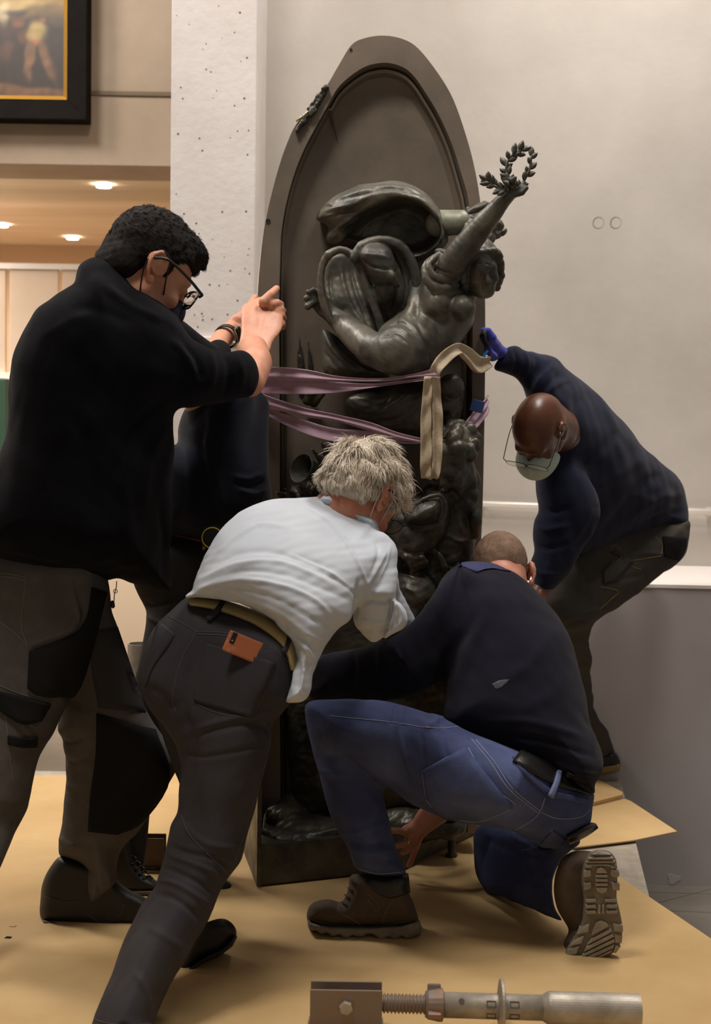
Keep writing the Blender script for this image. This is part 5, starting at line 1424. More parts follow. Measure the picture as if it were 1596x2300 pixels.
bm = bmesh.new(); bm_lathe(bm, [(-.0025, .0098), (-.003, .0112), (.003, .0112), (.0025, .0098)], rc, rd, 24, cap=False); bm_obj('ring', bm, M_goldm, D_, smooth=True)
V, F = cap(oD, FD, 1.0, [ELL(TD(0, -.010, .030), (.0765, .1, .0905), FD, k=0), BOX(TD(0, .12, -.04), (.2, .06, .09), FD, .03, k=.012, sub=True), ELL(TD(-.09, .0, -.03), (.03, .03, .045), FD, k=.006, sub=True), ELL(TD(.09, .0, -.03), (.03, .03, .045), FD, k=.006, sub=True),
                         BOX(TD(0, -.06, -.125), (.15, .15, .06), FD, .02, k=.01, sub=True), ELL(TD(0, -.03, .125), (.045, .06, .03), FD, k=.006, sub=True)], M_hairD, D_, 'cropped_hair', noise=[(60, .7, 4)])
hair_strands('hair_stubble', V, F, oD, lambda P, N: np.ones(len(P), bool), 4200, .006, M_hairD, D_, lambda P, N: N + FD[:, 1] * .4 + hashn(P, 20, 3)[:, None] * .2, seed=5, r0=.0004, lift=.8, curl=.2, clump=.1)

# ------------------------------------------------------------------ E  bald man at right
g = ground(1360, 1738)
E_ = empty('person', (g[0], g[1], 0), 'bald dark-skinned man bending at right in a navy sweatshirt and blue glove', 'person')
es = Shape()
es.add(BLOB([(1183, 885), (1192, 850), (1215, 820), (1242, 806), (1268, 826), (1300, 848), (1337, 882), (1374, 919), (1411, 960), (1448, 1008), (1485, 1040), (1515, 1065), (1532, 1092), (1541, 1128), (1546, 1160), (1540, 1182), (1515, 1196), (1470, 1202), (1420, 1208), (1370, 1222), (1320, 1244),
             (1270, 1240), (1225, 1190), (1210, 1142), (1206, 1075), (1205, 1010), (1196, 950), (1186, 910)], 115, .15, [(1230, 850, 4.36), (1250, 1100, 4.46), (1500, 1130, 4.86), (1380, 1000, 4.56)], k=0))
es.add(BLOB([(1110, 828), (1118, 808), (1128, 792), (1138, 778), (1152, 774), (1165, 776), (1180, 786), (1195, 788), (1212, 794), (1228, 798), (1243, 806), (1262, 830), (1275, 870), (1240, 905), (1205, 890), (1185, 884), (1172, 866), (1158, 850), (1142, 842), (1126, 836)],
            34, .052, [(1130, 805, 4.24), (1250, 850, 4.36)], k=.02))
es.add(BLOB([(1208, 1050), (1250, 1020), (1310, 1060), (1345, 1130), (1335, 1190), (1305, 1240), (1285, 1275), (1262, 1306), (1240, 1328), (1222, 1342), (1204, 1330), (1194, 1305), (1190, 1270), (1200, 1238), (1196, 1200), (1200, 1170), (1210, 1145), (1204, 1100)], 55, .068, [(1260, 1080, 4.34), (1230, 1300, 4.34)], k=.03))
ef = [([(1250, 815), (1215, 850), (1195, 890)], 8, 6), ([(1262, 835), (1228, 868), (1205, 905)], 7, -6), ([(1280, 850), (1240, 870), (1215, 900)], 6, 5), ([(1150, 780), (1160, 810), (1150, 845)], 5, -4), ([(1175, 785), (1185, 815), (1175, 855)], 5, 5), ([(1200, 792), (1205, 825), (1190, 865)], 6, -5), ([(1225, 800), (1222, 830), (1208, 868)], 5, 4),
      ([(1300, 860), (1270, 900), (1280, 960)], 12, 5), ([(1320, 880), (1290, 930), (1300, 1000)], 10, -5), ([(1500, 1060), (1440, 1090), (1390, 1150), (1350, 1200)], 12, -5), ([(1535, 1110), (1480, 1120), (1420, 1160), (1380, 1200)], 10, 5), ([(1540, 1150), (1490, 1155), (1430, 1182)], 7, -5),
      ([(1350, 1120), (1330, 1180), (1290, 1240)], 12, -7), ([(1210, 1140), (1240, 1150), (1280, 1140)], 6, -5), ([(1200, 1180), (1230, 1190), (1280, 1180)], 7, 5), ([(1196, 1225), (1230, 1232), (1280, 1220)], 6, -5), ([(1194, 1280), (1225, 1290), (1260, 1290)], 6, 4), ([(1450, 1020), (1400, 1060), (1330, 1100)], 14, 4), ([(1400, 960), (1350, 1010), (1290, 1060)], 14, -4)]
V, F, sE = cloth(es, 'sweatshirt', M_navyE, E_, .0055, ef, [(9, 3, 51), (24, 1, 52)])
et = Shape()
et.add(BLOB([(1300, 1180), (1400, 1160), (1500, 1165), (1546, 1168), (1549, 1195), (1546, 1222), (1534, 1250), (1508, 1276), (1470, 1300), (1430, 1335), (1385, 1365), (1345, 1390), (1318, 1412), (1270, 1420), (1232, 1395), (1205, 1350), (1230, 1290), (1270, 1220)], 75, .11, [(1500, 1200, 4.86), (1280, 1370, 4.64)], k=0))
et.add(BLOB([(1225, 1370), (1270, 1350), (1322, 1385), (1326, 1402), (1322, 1440), (1328, 1480), (1325, 1515), (1332, 1560), (1334, 1590), (1345, 1615), (1364, 1640), (1370, 1662), (1380, 1690), (1374, 1714), (1330, 1718), (1305, 1690), (1285, 1600), (1268, 1500), (1235, 1420)], 40, .065, [(1290, 1400, 4.66), (1345, 1680, 5.10)], k=.02))
et.chain([(1400, 1260, 4.95, 62), (1240, 1420, 4.85, 44), (1190, 1640, 5.1, 34), (1180, 1700, 5.12, 26)], k=.02)
etf = [([(1390, 1230), (1395, 1260), (1400, 1275)], 4, -3), ([(1405, 1245), (1460, 1242), (1500, 1250)], 5, 4), ([(1340, 1310), (1400, 1300), (1450, 1290)], 6, -4), ([(1290, 1380), (1330, 1372), (1380, 1362)], 6, 5), ([(1270, 1405), (1300, 1396), (1325, 1396)], 5, -6), ([(1290, 1440), (1310, 1450), (1326, 1445)], 5, 5), ([(1300, 1480), (1315, 1488), (1328, 1485)], 5, -4), ([(1305, 1515), (1320, 1520), (1330, 1518)], 5, 4),
       ([(1320, 1620), (1345, 1632), (1362, 1640)], 5, -5), ([(1325, 1650), (1350, 1662), (1372, 1668)], 5, 5), ([(1330, 1690), (1355, 1694), (1378, 1692)], 5, -4)]
V, F, sEt = cloth(et, 'work_trousers', M_etr, E_, .0055, etf, [(11, 3, 53), (28, 1, 54)])
patch(sEt, [(1486, 1206), (1488, 1225), (1490, 1250)], [(1538, 1208), (1536, 1230), (1522, 1258)], 'back_pocket', M_workblack, E_, off=.003, thick=.004, nv=4)
patch(sEt, [(1366, 1240), (1395, 1244), (1375, 1262), (1352, 1285)], [(1420, 1260), (1400, 1280), (1380, 1300), (1354, 1312)], 'cargo_pocket', M_etr, E_, off=.003, thick=.004, nv=5)
M_thry = mat('ochre_stitching', S(150, 128, 76), .8)
seams(sEt, [[(1366, 1242), (1378, 1225), (1392, 1240), (1354, 1285)], [(1345, 1318), (1370, 1322), (1388, 1330), (1365, 1350)], [(1388, 1332), (1350, 1365), (1346, 1370)], [(1415, 1270), (1425, 1275), (1438, 1278)], [(1470, 1205), (1486, 1222), (1484, 1246)], [(1400, 1262), (1440, 1256), (1484, 1248)]], 'stitching', M_thry, E_, .001)
sole_and_upper(E_, [(1330, 1712), (1335, 1694), (1360, 1690), (1380, 1690), (1390, 1705), (1392, 1722), (1370, 1730), (1340, 1732)], 14, .05, [(1360, 1710, 5.12)], [(1330, 1722), (1392, 1714), (1393, 1730), (1380, 1736), (1350, 1741), (1330, 1741)], M_shoe, mat('tan_shoe_sole', S(150, 126, 78), .8), h=.005)
sole_and_upper(E_, [(1150, 1712), (1160, 1694), (1190, 1690), (1206, 1695), (1212, 1722), (1180, 1726), (1152, 1728)], 14, .05, [(1180, 1710, 5.16)], [(1150, 1718), (1212, 1718), (1212, 1732), (1150, 1732)], M_shoe, M_shoe, h=.006)
bE = Shape(); bE.inset(es, .022); bE.inset(et, .016)
FE = frame((-.30, -.30, -.90), (-.36, -.80, .44)); oE = P3(1207, 966, 4.20); TE = HT(oE, FE, .90)
bE.add(*head_prims(oE, FE, .90, neck=(P3(1268, 985, 4.36), .052)))
bE.add(RC_(TE(0, -.055, .0), P3(1255, 962, 4.30), .062, .058, k=.03))
bE.chain([(1160, 812, 4.26, 15), (1138, 797, 4.25, 13), (1120, 790, 4.22, 12)], k=.005)
bE.chain([(1222, 1310, 4.34, 24), (1208, 1340, 4.30, 20), (1196, 1362, 4.26, 19)], k=.012)
for i in range(4): finger(bE, [(1186 + i * 8, 1368 + i * 3, 4.25, 8), (1178 + i * 8, 1390 + i * 3, 4.22, 7), (1174 + i * 8, 1404 + i * 2, 4.19, 6)])
finger(bE, [(1196, 1350, 4.24, 8), (1184, 1366, 4.20, 7), (1180, 1378, 4.19, 6)])
V, F = bE.mesh(.0045); V = sculpt(V, F, [([(1258, 900), (1268, 930), (1266, 950)], 4, -1.5)], [(14, .6, 8)])
mesh_np('body', V, F, M_skinE, E_)
# gloved hand gripping the slab edge
gl = Shape()
gl.add(BLOB([(1094, 742), (1103, 744), (1110, 750), (1118, 762), (1126, 772), (1130, 786), (1127, 798), (1120, 806), (1110, 811), (1100, 811), (1097, 798), (1092, 782), (1086, 765), (1084, 750)], 13, .03, [(1088, 760, 4.13), (1122, 785, 4.21)], k=0))
gl.chain([(1122, 790, 4.21, 14), (1131, 794, 4.23, 14)], k=.006)
for k in range(4):
    yy = 4.10 + .021 * k
    gl.add(RC_(P3(1106, 758, yy), P3(1096, 744, yy), .0105, .0095, k=.005), RC_(P3(1096, 744, yy), P3(1086, 742 + k, yy - .004), .0095, .0085, k=.004))
gl.add(RC_(P3(1108, 800, 4.15), P3(1098, 790, 4.12), .012, .010, k=.008), RC_(P3(1098, 790, 4.12), P3(1092, 772, 4.12), .010, .009, k=.005))
V, F = gl.mesh(.003); mesh_np('work_glove', V, F, M_glove, E_); sG = Surf(V, F)
pt_ = Shape()
pt_.add(BLOB([(1082, 748), (1088, 742), (1092, 752), (1097, 764), (1104, 778), (1110, 792), (1112, 806), (1106, 810), (1098, 808), (1094, 794), (1088, 778), (1082, 762)], 8, .034, [(1085, 760, 4.105), (1110, 795, 4.175)], k=0))
for k in range(4):
    yy = 4.095 + .021 * k
    pt_.add(RC_(P3(1088, 746, yy), P3(1083, 754, yy - .006), .0105, .009, k=.004))
V, F = pt_.mesh(.003); mesh_np('glove_coating', V, F, M_gloved, E_)
# glasses and mask
for sx in (1, -1):
    tubes('glasses_temple', [(crom([TE(sx * .086, -.02, .010), TE(sx * .086, .04, .014), TE(sx * .080, .122, .012)], 5), .0014)], M_black, E_, 5)
rim = []
for sx in (-1, 1):
    c = TE(sx * .037, .128, -.004)
    rim.append((np.array([c + FE @ np.array([.032 * math.copysign(abs(math.cos(a)) ** .7, math.cos(a)), 0, .018 * math.copysign(abs(math.sin(a)) ** .7, math.sin(a))]) for a in np.linspace(0, 2 * math.pi, 25)]), .0011))
rim.append((np.array([TE(-.006, .128, .004), TE(0, .134, .006), TE(.006, .128, .004)]), .0011))
for sx in (-1, 1): rim.append((np.array([TE(sx * .080, .122, .012), TE(sx * .069, .128, .006)]), .0013))
gf = tubes('glasses_frame', rim, M_black, E_, 5)
lenses(gf, rim)
ms = Shape(); ms.add(ELL(TE(0, .078, -.066), (.062, .064, .054), FE, k=0), ELL(TE(0, .05, -.085), (.06, .05, .04), FE, k=.02),
                     RC_(TE(0, .108, -.03), TE(0, .10, -.085), .019, .020, k=.02), BOX(TE(0, -.01, -.07), (.1, .045, .1), FE, .005, k=.004, sub=True), BOX(TE(0, .10, .043), (.1, .1, .045), FE @ np.array(Matrix.Rotation(.12, 3, 'X')), .005, k=.004, sub=True))
V, F = ms.mesh(.004)
V = sculpt(V, F, [([(1165, 1036), (1200, 1050), (1240, 1042)], 2.5, -2), ([(1170, 1046), (1200, 1056), (1236, 1050)], 2.5, -2)])
mesh_np('face_mask', V, F, M_maskg, E_)
tubes('mask_loop', [(crom([TE(-.062, .055, -.040), TE(-.080, .022, -.008), TE(-.086, .004, .022)], 6), .0015)], M_strapw, E_, 5)
tubes('mask_loop', [(crom([TE(-.060, .03, -.085), TE(-.082, -.0, -.05), TE(-.086, -.03, -.01)], 6), .0015)], M_strapw, E_, 5)

# ================================================================== BRONZE MONUMENT
M_slab = mat('bronze_brown', S(128, 115, 101), .55, metal=.2, col2=S(104, 95, 84), scale=3.5, detail=8, lo=.35, hi=.7, bump=.12, bscale=45, rough2=.42)
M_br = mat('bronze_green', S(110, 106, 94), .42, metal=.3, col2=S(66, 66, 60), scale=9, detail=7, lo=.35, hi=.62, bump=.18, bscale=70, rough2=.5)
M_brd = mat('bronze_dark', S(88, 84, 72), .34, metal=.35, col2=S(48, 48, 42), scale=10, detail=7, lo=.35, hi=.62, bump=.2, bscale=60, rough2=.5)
M_brpale = mat('bronze_top_lit', S(150, 152, 132), .5, metal=.3, col2=S(112, 114, 98), scale=10, bump=.15)  # paler bronze: top light on the far shoulder put into the colour
M_brass = mat('bare_brass', S(226, 196, 120), .3, metal=.9)
g = ground(830, 1940)
ST = empty('bronze_monument', (g[0], g[1], 0), 'tall arched bronze relief monument with a winged woman raising a laurel wreath', 'statue')
stn = [((582, 1885), (630, 1880)), ((580, 1500), (628, 1500)), ((577, 1200), (628, 1200)), ((571, 980), (628, 980)), ((570, 820), (627, 820)), ((575, 690), (626, 690)), ((581, 600), (628, 600)), ((591, 515), (632, 515)), ((606, 445), (646, 440)),
       ((622, 385), (664, 380)), ((640, 330), (684, 332)), ((664, 278), (706, 290)), ((700, 240), (735, 238)), ((735, 188), (758, 198)), ((763, 140), (785, 172)), ((790, 98), (815, 152)), ((822, 83), (838, 144)), ((862, 78), (870, 141)),
       ((905, 86), (905, 151)), ((940, 108), (930, 172)), ((985, 165), (955, 208)), ((1018, 222), (985, 258)), ((1045, 298), (1013, 320)), ((1064, 368), (1034, 385)), ((1077, 440), (1052, 452)), ((1085, 530), (1058, 540)), ((1089, 640), (1061, 650)),
       ((1090, 750), (1061, 760)), ((1088, 950), (1059, 950)), ((1084, 1130), (1056, 1130)), ((1078, 1300), (1052, 1300)), ((1076, 1600), (1050, 1600)), ((1076, 1875), (1050, 1870))]
O = crom([s[0] for s in stn], 4); I = crom([s[1] for s in stn], 4)
cen = np.array([845.0, 720.0])
def toward(Q, d, left=.3):
    out = []
    for x, y in Q:
        v = cen - np.array([x, min(y, 720)]); v = v / (np.linalg.norm(v) + 1e-6)
        if y > 720: v = np.array([1.0 if x < 845 else -1.0, 0])
        k = left if x < 740 else 1.0
        out.append((x + v[0] * d * k, y + v[1] * d * k))
    return np.array(out)
YS = 4.16
rings = []
def ring(Q, Y): return np.array([P3(x, y, YS) + np.array([0, Y - YS, 0]) for x, y in Q])
rings.append(ring(O, YS + .12)); rings.append(ring(O, YS + .006)); rings.append(ring(toward(O, 2, 1), YS)); rings.append(ring(I, YS)); rings.append(ring(toward(I, 3), YS + .012)); rings.append(ring(toward(I, 10), YS + .040))
rings.append(ring(toward(I, 12), YS + .018)); rings.append(ring(toward(I, 19), YS + .022)); rings.append(ring(toward(I, 23), YS + .055)); rings.append(ring(toward(I, 40), YS + .068)); rings.append(ring(toward(I, 90), YS + .075))
bm = bmesh.new()
vr = [[bm.verts.new(p) for p in r] for r in rings]
n = len(O)
for A, B in zip(vr, vr[1:]):
    for i in range(n - 1): bm.faces.new((A[i], A[i + 1], B[i + 1], B[i]))
bm.faces.new(vr[-1])
bm.faces.new(vr[0][::-1])
bm.faces.new([r[0] for r in vr] + [r[-1] for r in vr][::-1])
me_ = bm_obj('relief_slab', bm, M_slab, ST, smooth=True)
mod = me_.modifiers.new('edge', 'EDGE_SPLIT'); mod.split_angle = math.radians(28)
# broken notch with bare brass at the upper left
nt = Shape()
rn = random.Random(8)
for i in range(16):
    t = i / 15; x = 672 + 62 * t + rn.uniform(-5, 5); y = 282 - 80 * t + rn.uniform(-4, 8)
    nt.add(BOX(P3(x, y, YS - .003 + rn.uniform(-.006, .01)), [rn.uniform(.006, .014), .016, rn.uniform(.004, .011)], np.array(Matrix.Rotation(-.9 + rn.uniform(-.4, .4), 3, 'Y')), .001, k=.002))
V, F = nt.mesh(.003); V = sculpt(V, F, (), [(120, 1.2, 3)]); mesh_np('broken_edge', V, F, M_brd, ST)
a, b = P3(665, 273, YS - .004), P3(708, 237, YS - .004)
V, F = tube_np(np.linspace(a, b, 4), .0028, 6); mesh_np('brass_edge', V, F, M_brass, ST)
for (x, y, r_) in ((602, 497, .007), (788, 112, .004)):
    p = P3(x, y, YS - .001); bm = bmesh.new(); bm_lathe(bm, [(0, r_), (-.0015, r_), (-.0015, r_ * .7), (.002, r_ * .6)], p, (0, 1, 0), 12); bm_obj('pin_hole', bm, M_brd, ST)

def sculpture(shape, name, m, h=.004, strokes=(), noise=(), rel=0):
    V, F = shape.mesh(h)
    if rel: V = relax(V, F, rel)
    V = sculpt(V, F, strokes, noise)
    mesh_np(name, V, F, m, ST)
    return V, F

# ---- winged woman
w = Shape()
w.add(BLOB([(955, 622), (985, 608), (1020, 612), (1045, 630), (1060, 655), (1066, 690), (1062, 725), (1048, 750), (1034, 770), (1020, 792), (985, 806), (948, 800), (912, 760), (905, 720), (925, 690), (938, 650)], 48, .085, [(1000, 700, 3.99)], k=0))
w.add(ELL(P3(1040, 692, 3.905), (.034, .040, .036), k=.014), ELL(P3(985, 680, 3.91), (.034, .032, .036), k=.016), ELL(P3(1056, 688, 3.88), (.008, .008, .008), k=.008))
w.add(BLOB([(850, 742), (880, 715), (920, 700), (965, 750), (995, 800), (990, 830), (940, 842), (885, 842), (850, 825), (838, 785)], 48, .09, [(920, 780, 3.98)], k=.03))
w.chain([(965, 775, 3.96, 50), (884, 786, 3.86, 47)], k=.03)
w.chain([(876, 798, 3.86, 42), (835, 785, 3.90, 38), (785, 742, 3.98, 31), (748, 708, 4.05, 20), (728, 690, 4.08, 19)], k=.02)
w.chain([(730, 690, 4.08, 23), (712, 674, 4.06, 19), (704, 670, 4.05, 16)], k=.01)
for (x0, y0, x1, y1, r_) in ((704, 678, 691, 688, 9.5), (702, 668, 688, 670, 8), (706, 662, 693, 656, 7.5), (713, 658, 704, 651, 7), (720, 660, 715, 653, 6.5)):
    w.chain([(x0, y0, 4.04, r_), (x1, y1, 4.03, r_ * .95)], k=.004)
w.chain([(1000, 622, 3.94, 32), (1012, 600, 3.90, 33), (1045, 555, 3.86, 30), (1088, 500, 3.83, 25), (1128, 452, 3.80, 17), (1146, 434, 3.79, 15)], k=.02)
w.add(ELL(P3(1150, 426, 3.79), (.022, .018, .016), k=.012))
finger(w, [(1158, 430, 3.79, 9), (1170, 424, 3.77, 7), (1176, 412, 3.77, 6)])
finger(w, [(1158, 434, 3.78, 9), (1172, 432, 3.76, 7), (1181, 422, 3.76, 5.5)])
finger(w, [(1142, 424, 3.79, 8), (1134, 408, 3.77, 6), (1128, 398, 3.77, 5)])
finger(w, [(1148, 418, 3.79, 8), (1142, 402, 3.77, 6), (1137, 392, 3.77, 5)])
finger(w, [(1154, 418, 3.79, 7), (1150, 406, 3.76, 6), (1156, 400, 3.75, 5)])
# bunched sleeve
for k, (dx, dy, Y_, r_) in enumerate(((0, 0, 3.90, 9), (-9, 7, 3.91, 10), (-6, 20, 3.90, 11), (2, 33, 3.91, 10))):
    pl = crom([(985 + dx, 572 + dy), (968 + dx, 586 + dy), (962 + dx, 604 + dy), (975 + dx, 620 + dy), (1000 + dx, 628 + dy), (1028 + dx, 622 + dy)], 2)
    w.chain([(x, y, Y_ - .02 * math.sin(math.pi * i / (len(pl) - 1)), r_ * .9) for i, (x, y) in enumerate(pl)], k=.003)
w.chain([(985, 566, 3.93, 9), (1010, 572, 3.92, 9), (1030, 580, 3.93, 8)], k=.008)
# far upper arm behind the wing
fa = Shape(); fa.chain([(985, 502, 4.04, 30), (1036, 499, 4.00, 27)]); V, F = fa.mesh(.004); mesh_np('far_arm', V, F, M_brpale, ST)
# neck and head
FH = frame((.22, -.90, -.34), (-.10, -.28, .95)); oH = P3(1078, 602, 3.93); TH = HT(oH, FH, .58)
w.add(RC_(TH(0, -.025, -.05), P3(1050, 645, 3.98), .032, .036, k=.02))
hd = Shape(); hd.add(*head_prims(oH, FH, .60, neck=(P3(1056, 640, 3.96), .030), ears=False))
hd.add(ELL(TH(0, -.035, .055), np.array((.090, .084, .082)) * .60, FH, k=.003), RC_(TH(-.05, .05, .085), TH(.05, .05, .085), .014, .014, k=.004))
rn = random.Random(31)
for sx in (-1, 1):
    for i in range(9):
        t = i / 8; hd.add(ELL(TH(sx * (.072 + .018 * math.sin(3 * t)), .045 - .04 * t + rn.uniform(-.01, .01), .07 - .17 * t), np.array((.016, .016, .020)) * .8, np.array(Matrix.Rotation(rn.uniform(-1, 1), 3, 'Y')), k=.003))
V, F = hd.mesh(.0022); V = sculpt(V, F, [([(1066, 592), (1072, 590), (1079, 592)], 1.5, -1.5), ([(1088, 594), (1094, 593), (1099, 596)], 1.5, -1.5)], [(110, .5, 3)])
mesh_np('woman_head', V, F, M_br, ST)
# drapery from the hips
w.add(BLOB([(722, 742), (745, 748), (785, 778), (830, 812), (868, 836), (868, 850), (800, 848), (735, 844), (722, 800)], 26, .06, [(790, 810, 4.10)], k=.02))
w.chain([(935, 640, 4.0, 18), (928, 690, 3.95, 16), (910, 730, 3.93, 15), (905, 765, 3.93, 13), (922, 785, 3.93, 9)], k=.015)
w.chain([(900, 690, 4.02, 14), (905, 740, 3.95, 13), (918, 780, 3.93, 9)], k=.01)
ws = [([(960, 560), (975, 600), (1015, 616)], 3, -3), ([(905, 715), (930, 740), (950, 780), (955, 820)], 4, 5), ([(918, 705), (945, 740), (968, 790), (966, 830)], 4, -5), ([(870, 735), (900, 725), (930, 745)], 3, -4), ([(862, 745), (895, 738), (922, 758)], 3, 4), ([(856, 758), (890, 752), (915, 772)], 3, -4),
      ([(975, 730), (995, 760), (1005, 790)], 3, -3), ([(955, 760), (975, 800), (960, 838)], 4, -5), ([(940, 770), (950, 810), (930, 840)], 4, 4), ([(985, 700), (1000, 705), (1012, 700)], 2.5, -2), ([(1010, 640), (1040, 650), (1056, 670)], 4, -3), ([(955, 660), (950, 700), (975, 720)], 5, -3),
      ([(730, 760), (760, 800), (820, 845)], 4, 5), ([(745, 755), (790, 800), (850, 842)], 4, -5), ([(728, 790), (760, 830), (790, 846)], 4, -4), ([(1066, 570), (1060, 590), (1056, 615)], 2, 2), ([(1090, 568), (1098, 590), (1096, 620)], 2, 2), ([(1075, 565), (1085, 575), (1092, 590)], 2, -2)]
sculpture(w, 'winged_woman', M_br, .0036, ws, [(30, .9, 61), (80, .35, 62)])
# wing
wg = Shape()
wg.add(BLOB([(711, 492), (716, 474), (732, 455), (760, 436), (800, 418), (845, 409), (885, 407), (925, 415), (958, 436), (984, 466), (1000, 505), (1006, 535), (998, 552), (975, 570), (930, 590), (870, 575), (800, 555), (745, 548), (732, 536), (738, 512), (722, 500)], 34, .12,
            [(730, 490, 4.16), (860, 430, 4.08), (990, 520, 4.06), (860, 550, 4.14)], k=0))
wg.add(BLOB([(772, 530), (800, 492), (845, 462), (900, 446), (945, 458), (976, 490), (988, 525), (975, 552), (930, 575), (860, 560), (800, 552)], 30, .13, [(870, 520, 3.98)], k=.012, sub=True))
ws = [([(715, 488), (745, 470), (790, 460), (830, 440)], 4, 5), ([(725, 495), (760, 482), (800, 470)], 3, -6), ([(735, 460), (780, 440), (850, 420), (920, 425), (970, 460)], 4, 4), ([(760, 450), (810, 438), (880, 424), (940, 440)], 3, -4), ([(745, 545), (765, 520), (800, 490), (840, 470)], 4, -5), ([(755, 548), (785, 520), (820, 495)], 4, 5),
      ([(735, 535), (760, 510), (790, 490)], 4, 4), ([(800, 550), (820, 520), (850, 490)], 4, 3), ([(718, 472), (730, 462), (745, 466)], 3, -4), ([(728, 480), (750, 478), (770, 470)], 3, -4), ([(850, 540), (870, 500), (910, 470)], 5, 3), ([(760, 535), (790, 505)], 3, -4)]
sculpture(wg, 'wing', M_br, .004, ws, [(25, 1.2, 63), (70, .6, 64)])
# drapery hood and looped cloth
dr_ = Shape()
for pl, r0_, Y_ in ((crom([(738, 572), (724, 595), (720, 640), (730, 690), (755, 735), (795, 762), (830, 790), (848, 822)], 2), 9, 3.99), (crom([(738, 572), (762, 560), (788, 570), (808, 600), (824, 645), (842, 690), (856, 740), (858, 790), (850, 825)], 2), 9, 3.97),
                    (crom([(796, 580), (812, 552), (850, 540), (892, 548), (920, 580), (934, 625), (936, 665)], 2), 11, 3.96), (crom([(884, 556), (905, 600), (915, 650), (905, 700)], 2), 8, 4.0)):
    dr_.chain([(x, y, Y_ + .02 * (i / len(pl)), r0_) for i, (x, y) in enumerate(pl)], k=.008)
dr_.add(BLOB([(735, 575), (765, 562), (795, 580), (822, 650), (845, 720), (852, 800), (840, 815), (800, 770), (750, 730), (726, 680), (722, 620)], 16, .03, [(770, 640, 4.10), (840, 780, 4.04)], k=.02))
dr_.add(BLOB([(795, 585), (820, 552), (870, 545), (912, 590), (928, 650), (912, 720), (880, 760), (860, 700), (830, 640)], 16, .03, [(860, 640, 4.10)], k=.02))
dr_.add(BLOB([(806, 575), (820, 552), (850, 546), (874, 556), (886, 580), (890, 610), (878, 634), (855, 642), (835, 630), (820, 605)], 30, .055, [(850, 590, 3.97)], k=.006))
dr_.add(RC_(P3(880, 620, 3.93), P3(892, 640, 3.95), .013, .009, k=.01), ELL(P3(862, 655, 4.0), (.035, .04, .035), k=.015))
ws = [([(812, 582), (838, 600), (880, 606)], 3, -5), ([(815, 570), (840, 572), (878, 580)], 4, 3), ([(745, 600), (742, 650), (760, 700), (800, 740)], 4, -5), ([(765, 590), (772, 640), (795, 700), (835, 750)], 5, 5), ([(785, 600), (800, 660), (825, 720)], 4, -5), ([(745, 690), (790, 730), (830, 770)], 4, 4), ([(885, 600), (895, 650), (880, 700)], 4, -4), ([(865, 680), (870, 720), (875, 750)], 4, 4)]
sculpture(dr_, 'drapery', M_br, .004, ws, [(25, 1.3, 65), (70, .5, 66)])
# ribbon bow and foliage behind the raised arm
fo = Shape(); rn = random.Random(4)
for (x, y, a, b) in ((1068, 470, .024, .010), (1085, 462, .022, .012), (1098, 478, .018, .014), (1078, 490, .02, .012), (1064, 505, .016, .02), (1108, 492, .018, .014), (1118, 505, .016, .018), (1128, 520, .014, .012), (1112, 525, .016, .014), (1100, 535, .014, .018), (1092, 548, .014, .012), (1120, 480, .012, .014), (1060, 525, .02, .02)):
    an = rn.uniform(-1, 1)
    fo.add(ELL(P3(x, y, 3.98 + rn.uniform(-.03, .03)), (a, .012, b), np.array(Matrix.Rotation(an, 3, 'Y')), k=.005))
fo.chain([(1050, 470, 3.99, 6), (1060, 500, 3.97, 6), (1075, 520, 3.98, 6)], k=.004)
fo.add(RC_(P3(1060, 520, 3.98), P3(1060, 540, 4.2), .03, .03, k=.02))
sculpture(fo, 'ribbon_knot', M_br, .0032, (), [(90, 2.0, 67)])
# laurel wreath
stemL = crom([(1150, 425), (1142, 405), (1136, 385), (1140, 362), (1152, 347), (1170, 338)], 4)
stemR = crom([(1158, 428), (1170, 415), (1182, 395), (1190, 375), (1192, 350)], 4)
stemB = crom([(1142, 430), (1125, 425), (1105, 415), (1095, 405)], 4)
SL = [(np.array([P3(x, y, 3.77) for x, y in s_]), .0036) for s_ in (stemL, stemR, stemB)]
for i, s_ in enumerate(SL): 
    V, F = tube_np(s_[0], s_[1], 7); wst_ = mesh_np('wreath_stem', V, F, M_br, ST)
    STEMS = globals().setdefault('STEMS', []); STEMS.append(wst_)
bm = bmesh.new()
LV = []
for i in range(7):
    t = i / 6; wv = math.sin(math.pi * min(1, t * .92 + .06)) ** .8 * .26
    LV.append([bm.verts.new((t, s2_ * wv, -.10 * abs(s2_) * 0 + (.05 if s2_ == 0 else 0) + .10 * math.sin(t * 3) + .035 * k2)) for s2_, k2 in ((-1, 0), (0, 1), (1, 0), (0, -1))])
for A, B in zip(LV, LV[1:]):
    for i in range(4): bm.faces.new((A[i], A[(i + 1) % 4], B[(i + 1) % 4], B[i]))
bm.faces.new(LV[0][::-1]); bm.faces.new(LV[-1])
proto = bm_obj('leaf', bm, M_br, STEMS[0], smooth=True)
leafme = proto.data
def leaf(px_, py_, ang, L, Y=3.77, m=None, first=[True]):
    global proto
    if first[0]: o = proto; first[0] = False
    else:
        o = proto.copy(); scene.collection.objects.link(o)
    a = math.radians(ang)
    X = Vector((math.cos(a), rl.uniform(-.5, .2), math.sin(a))).normalized(); Zv = Vector((0, -1, 0)); Yv = Zv.cross(X).normalized(); Zv = X.cross(Yv)
    M = Matrix((X * L, Yv * L * 1.1, Zv * L)).transposed().to_4x4(); M.translation = Vector(P3(px_, py_, Y))
    o.parent = STEMS[cur_stem]; o.matrix_parent_inverse = Matrix.Identity(4); o.matrix_basis = M
rl = random.Random(3)
cur_stem = -1
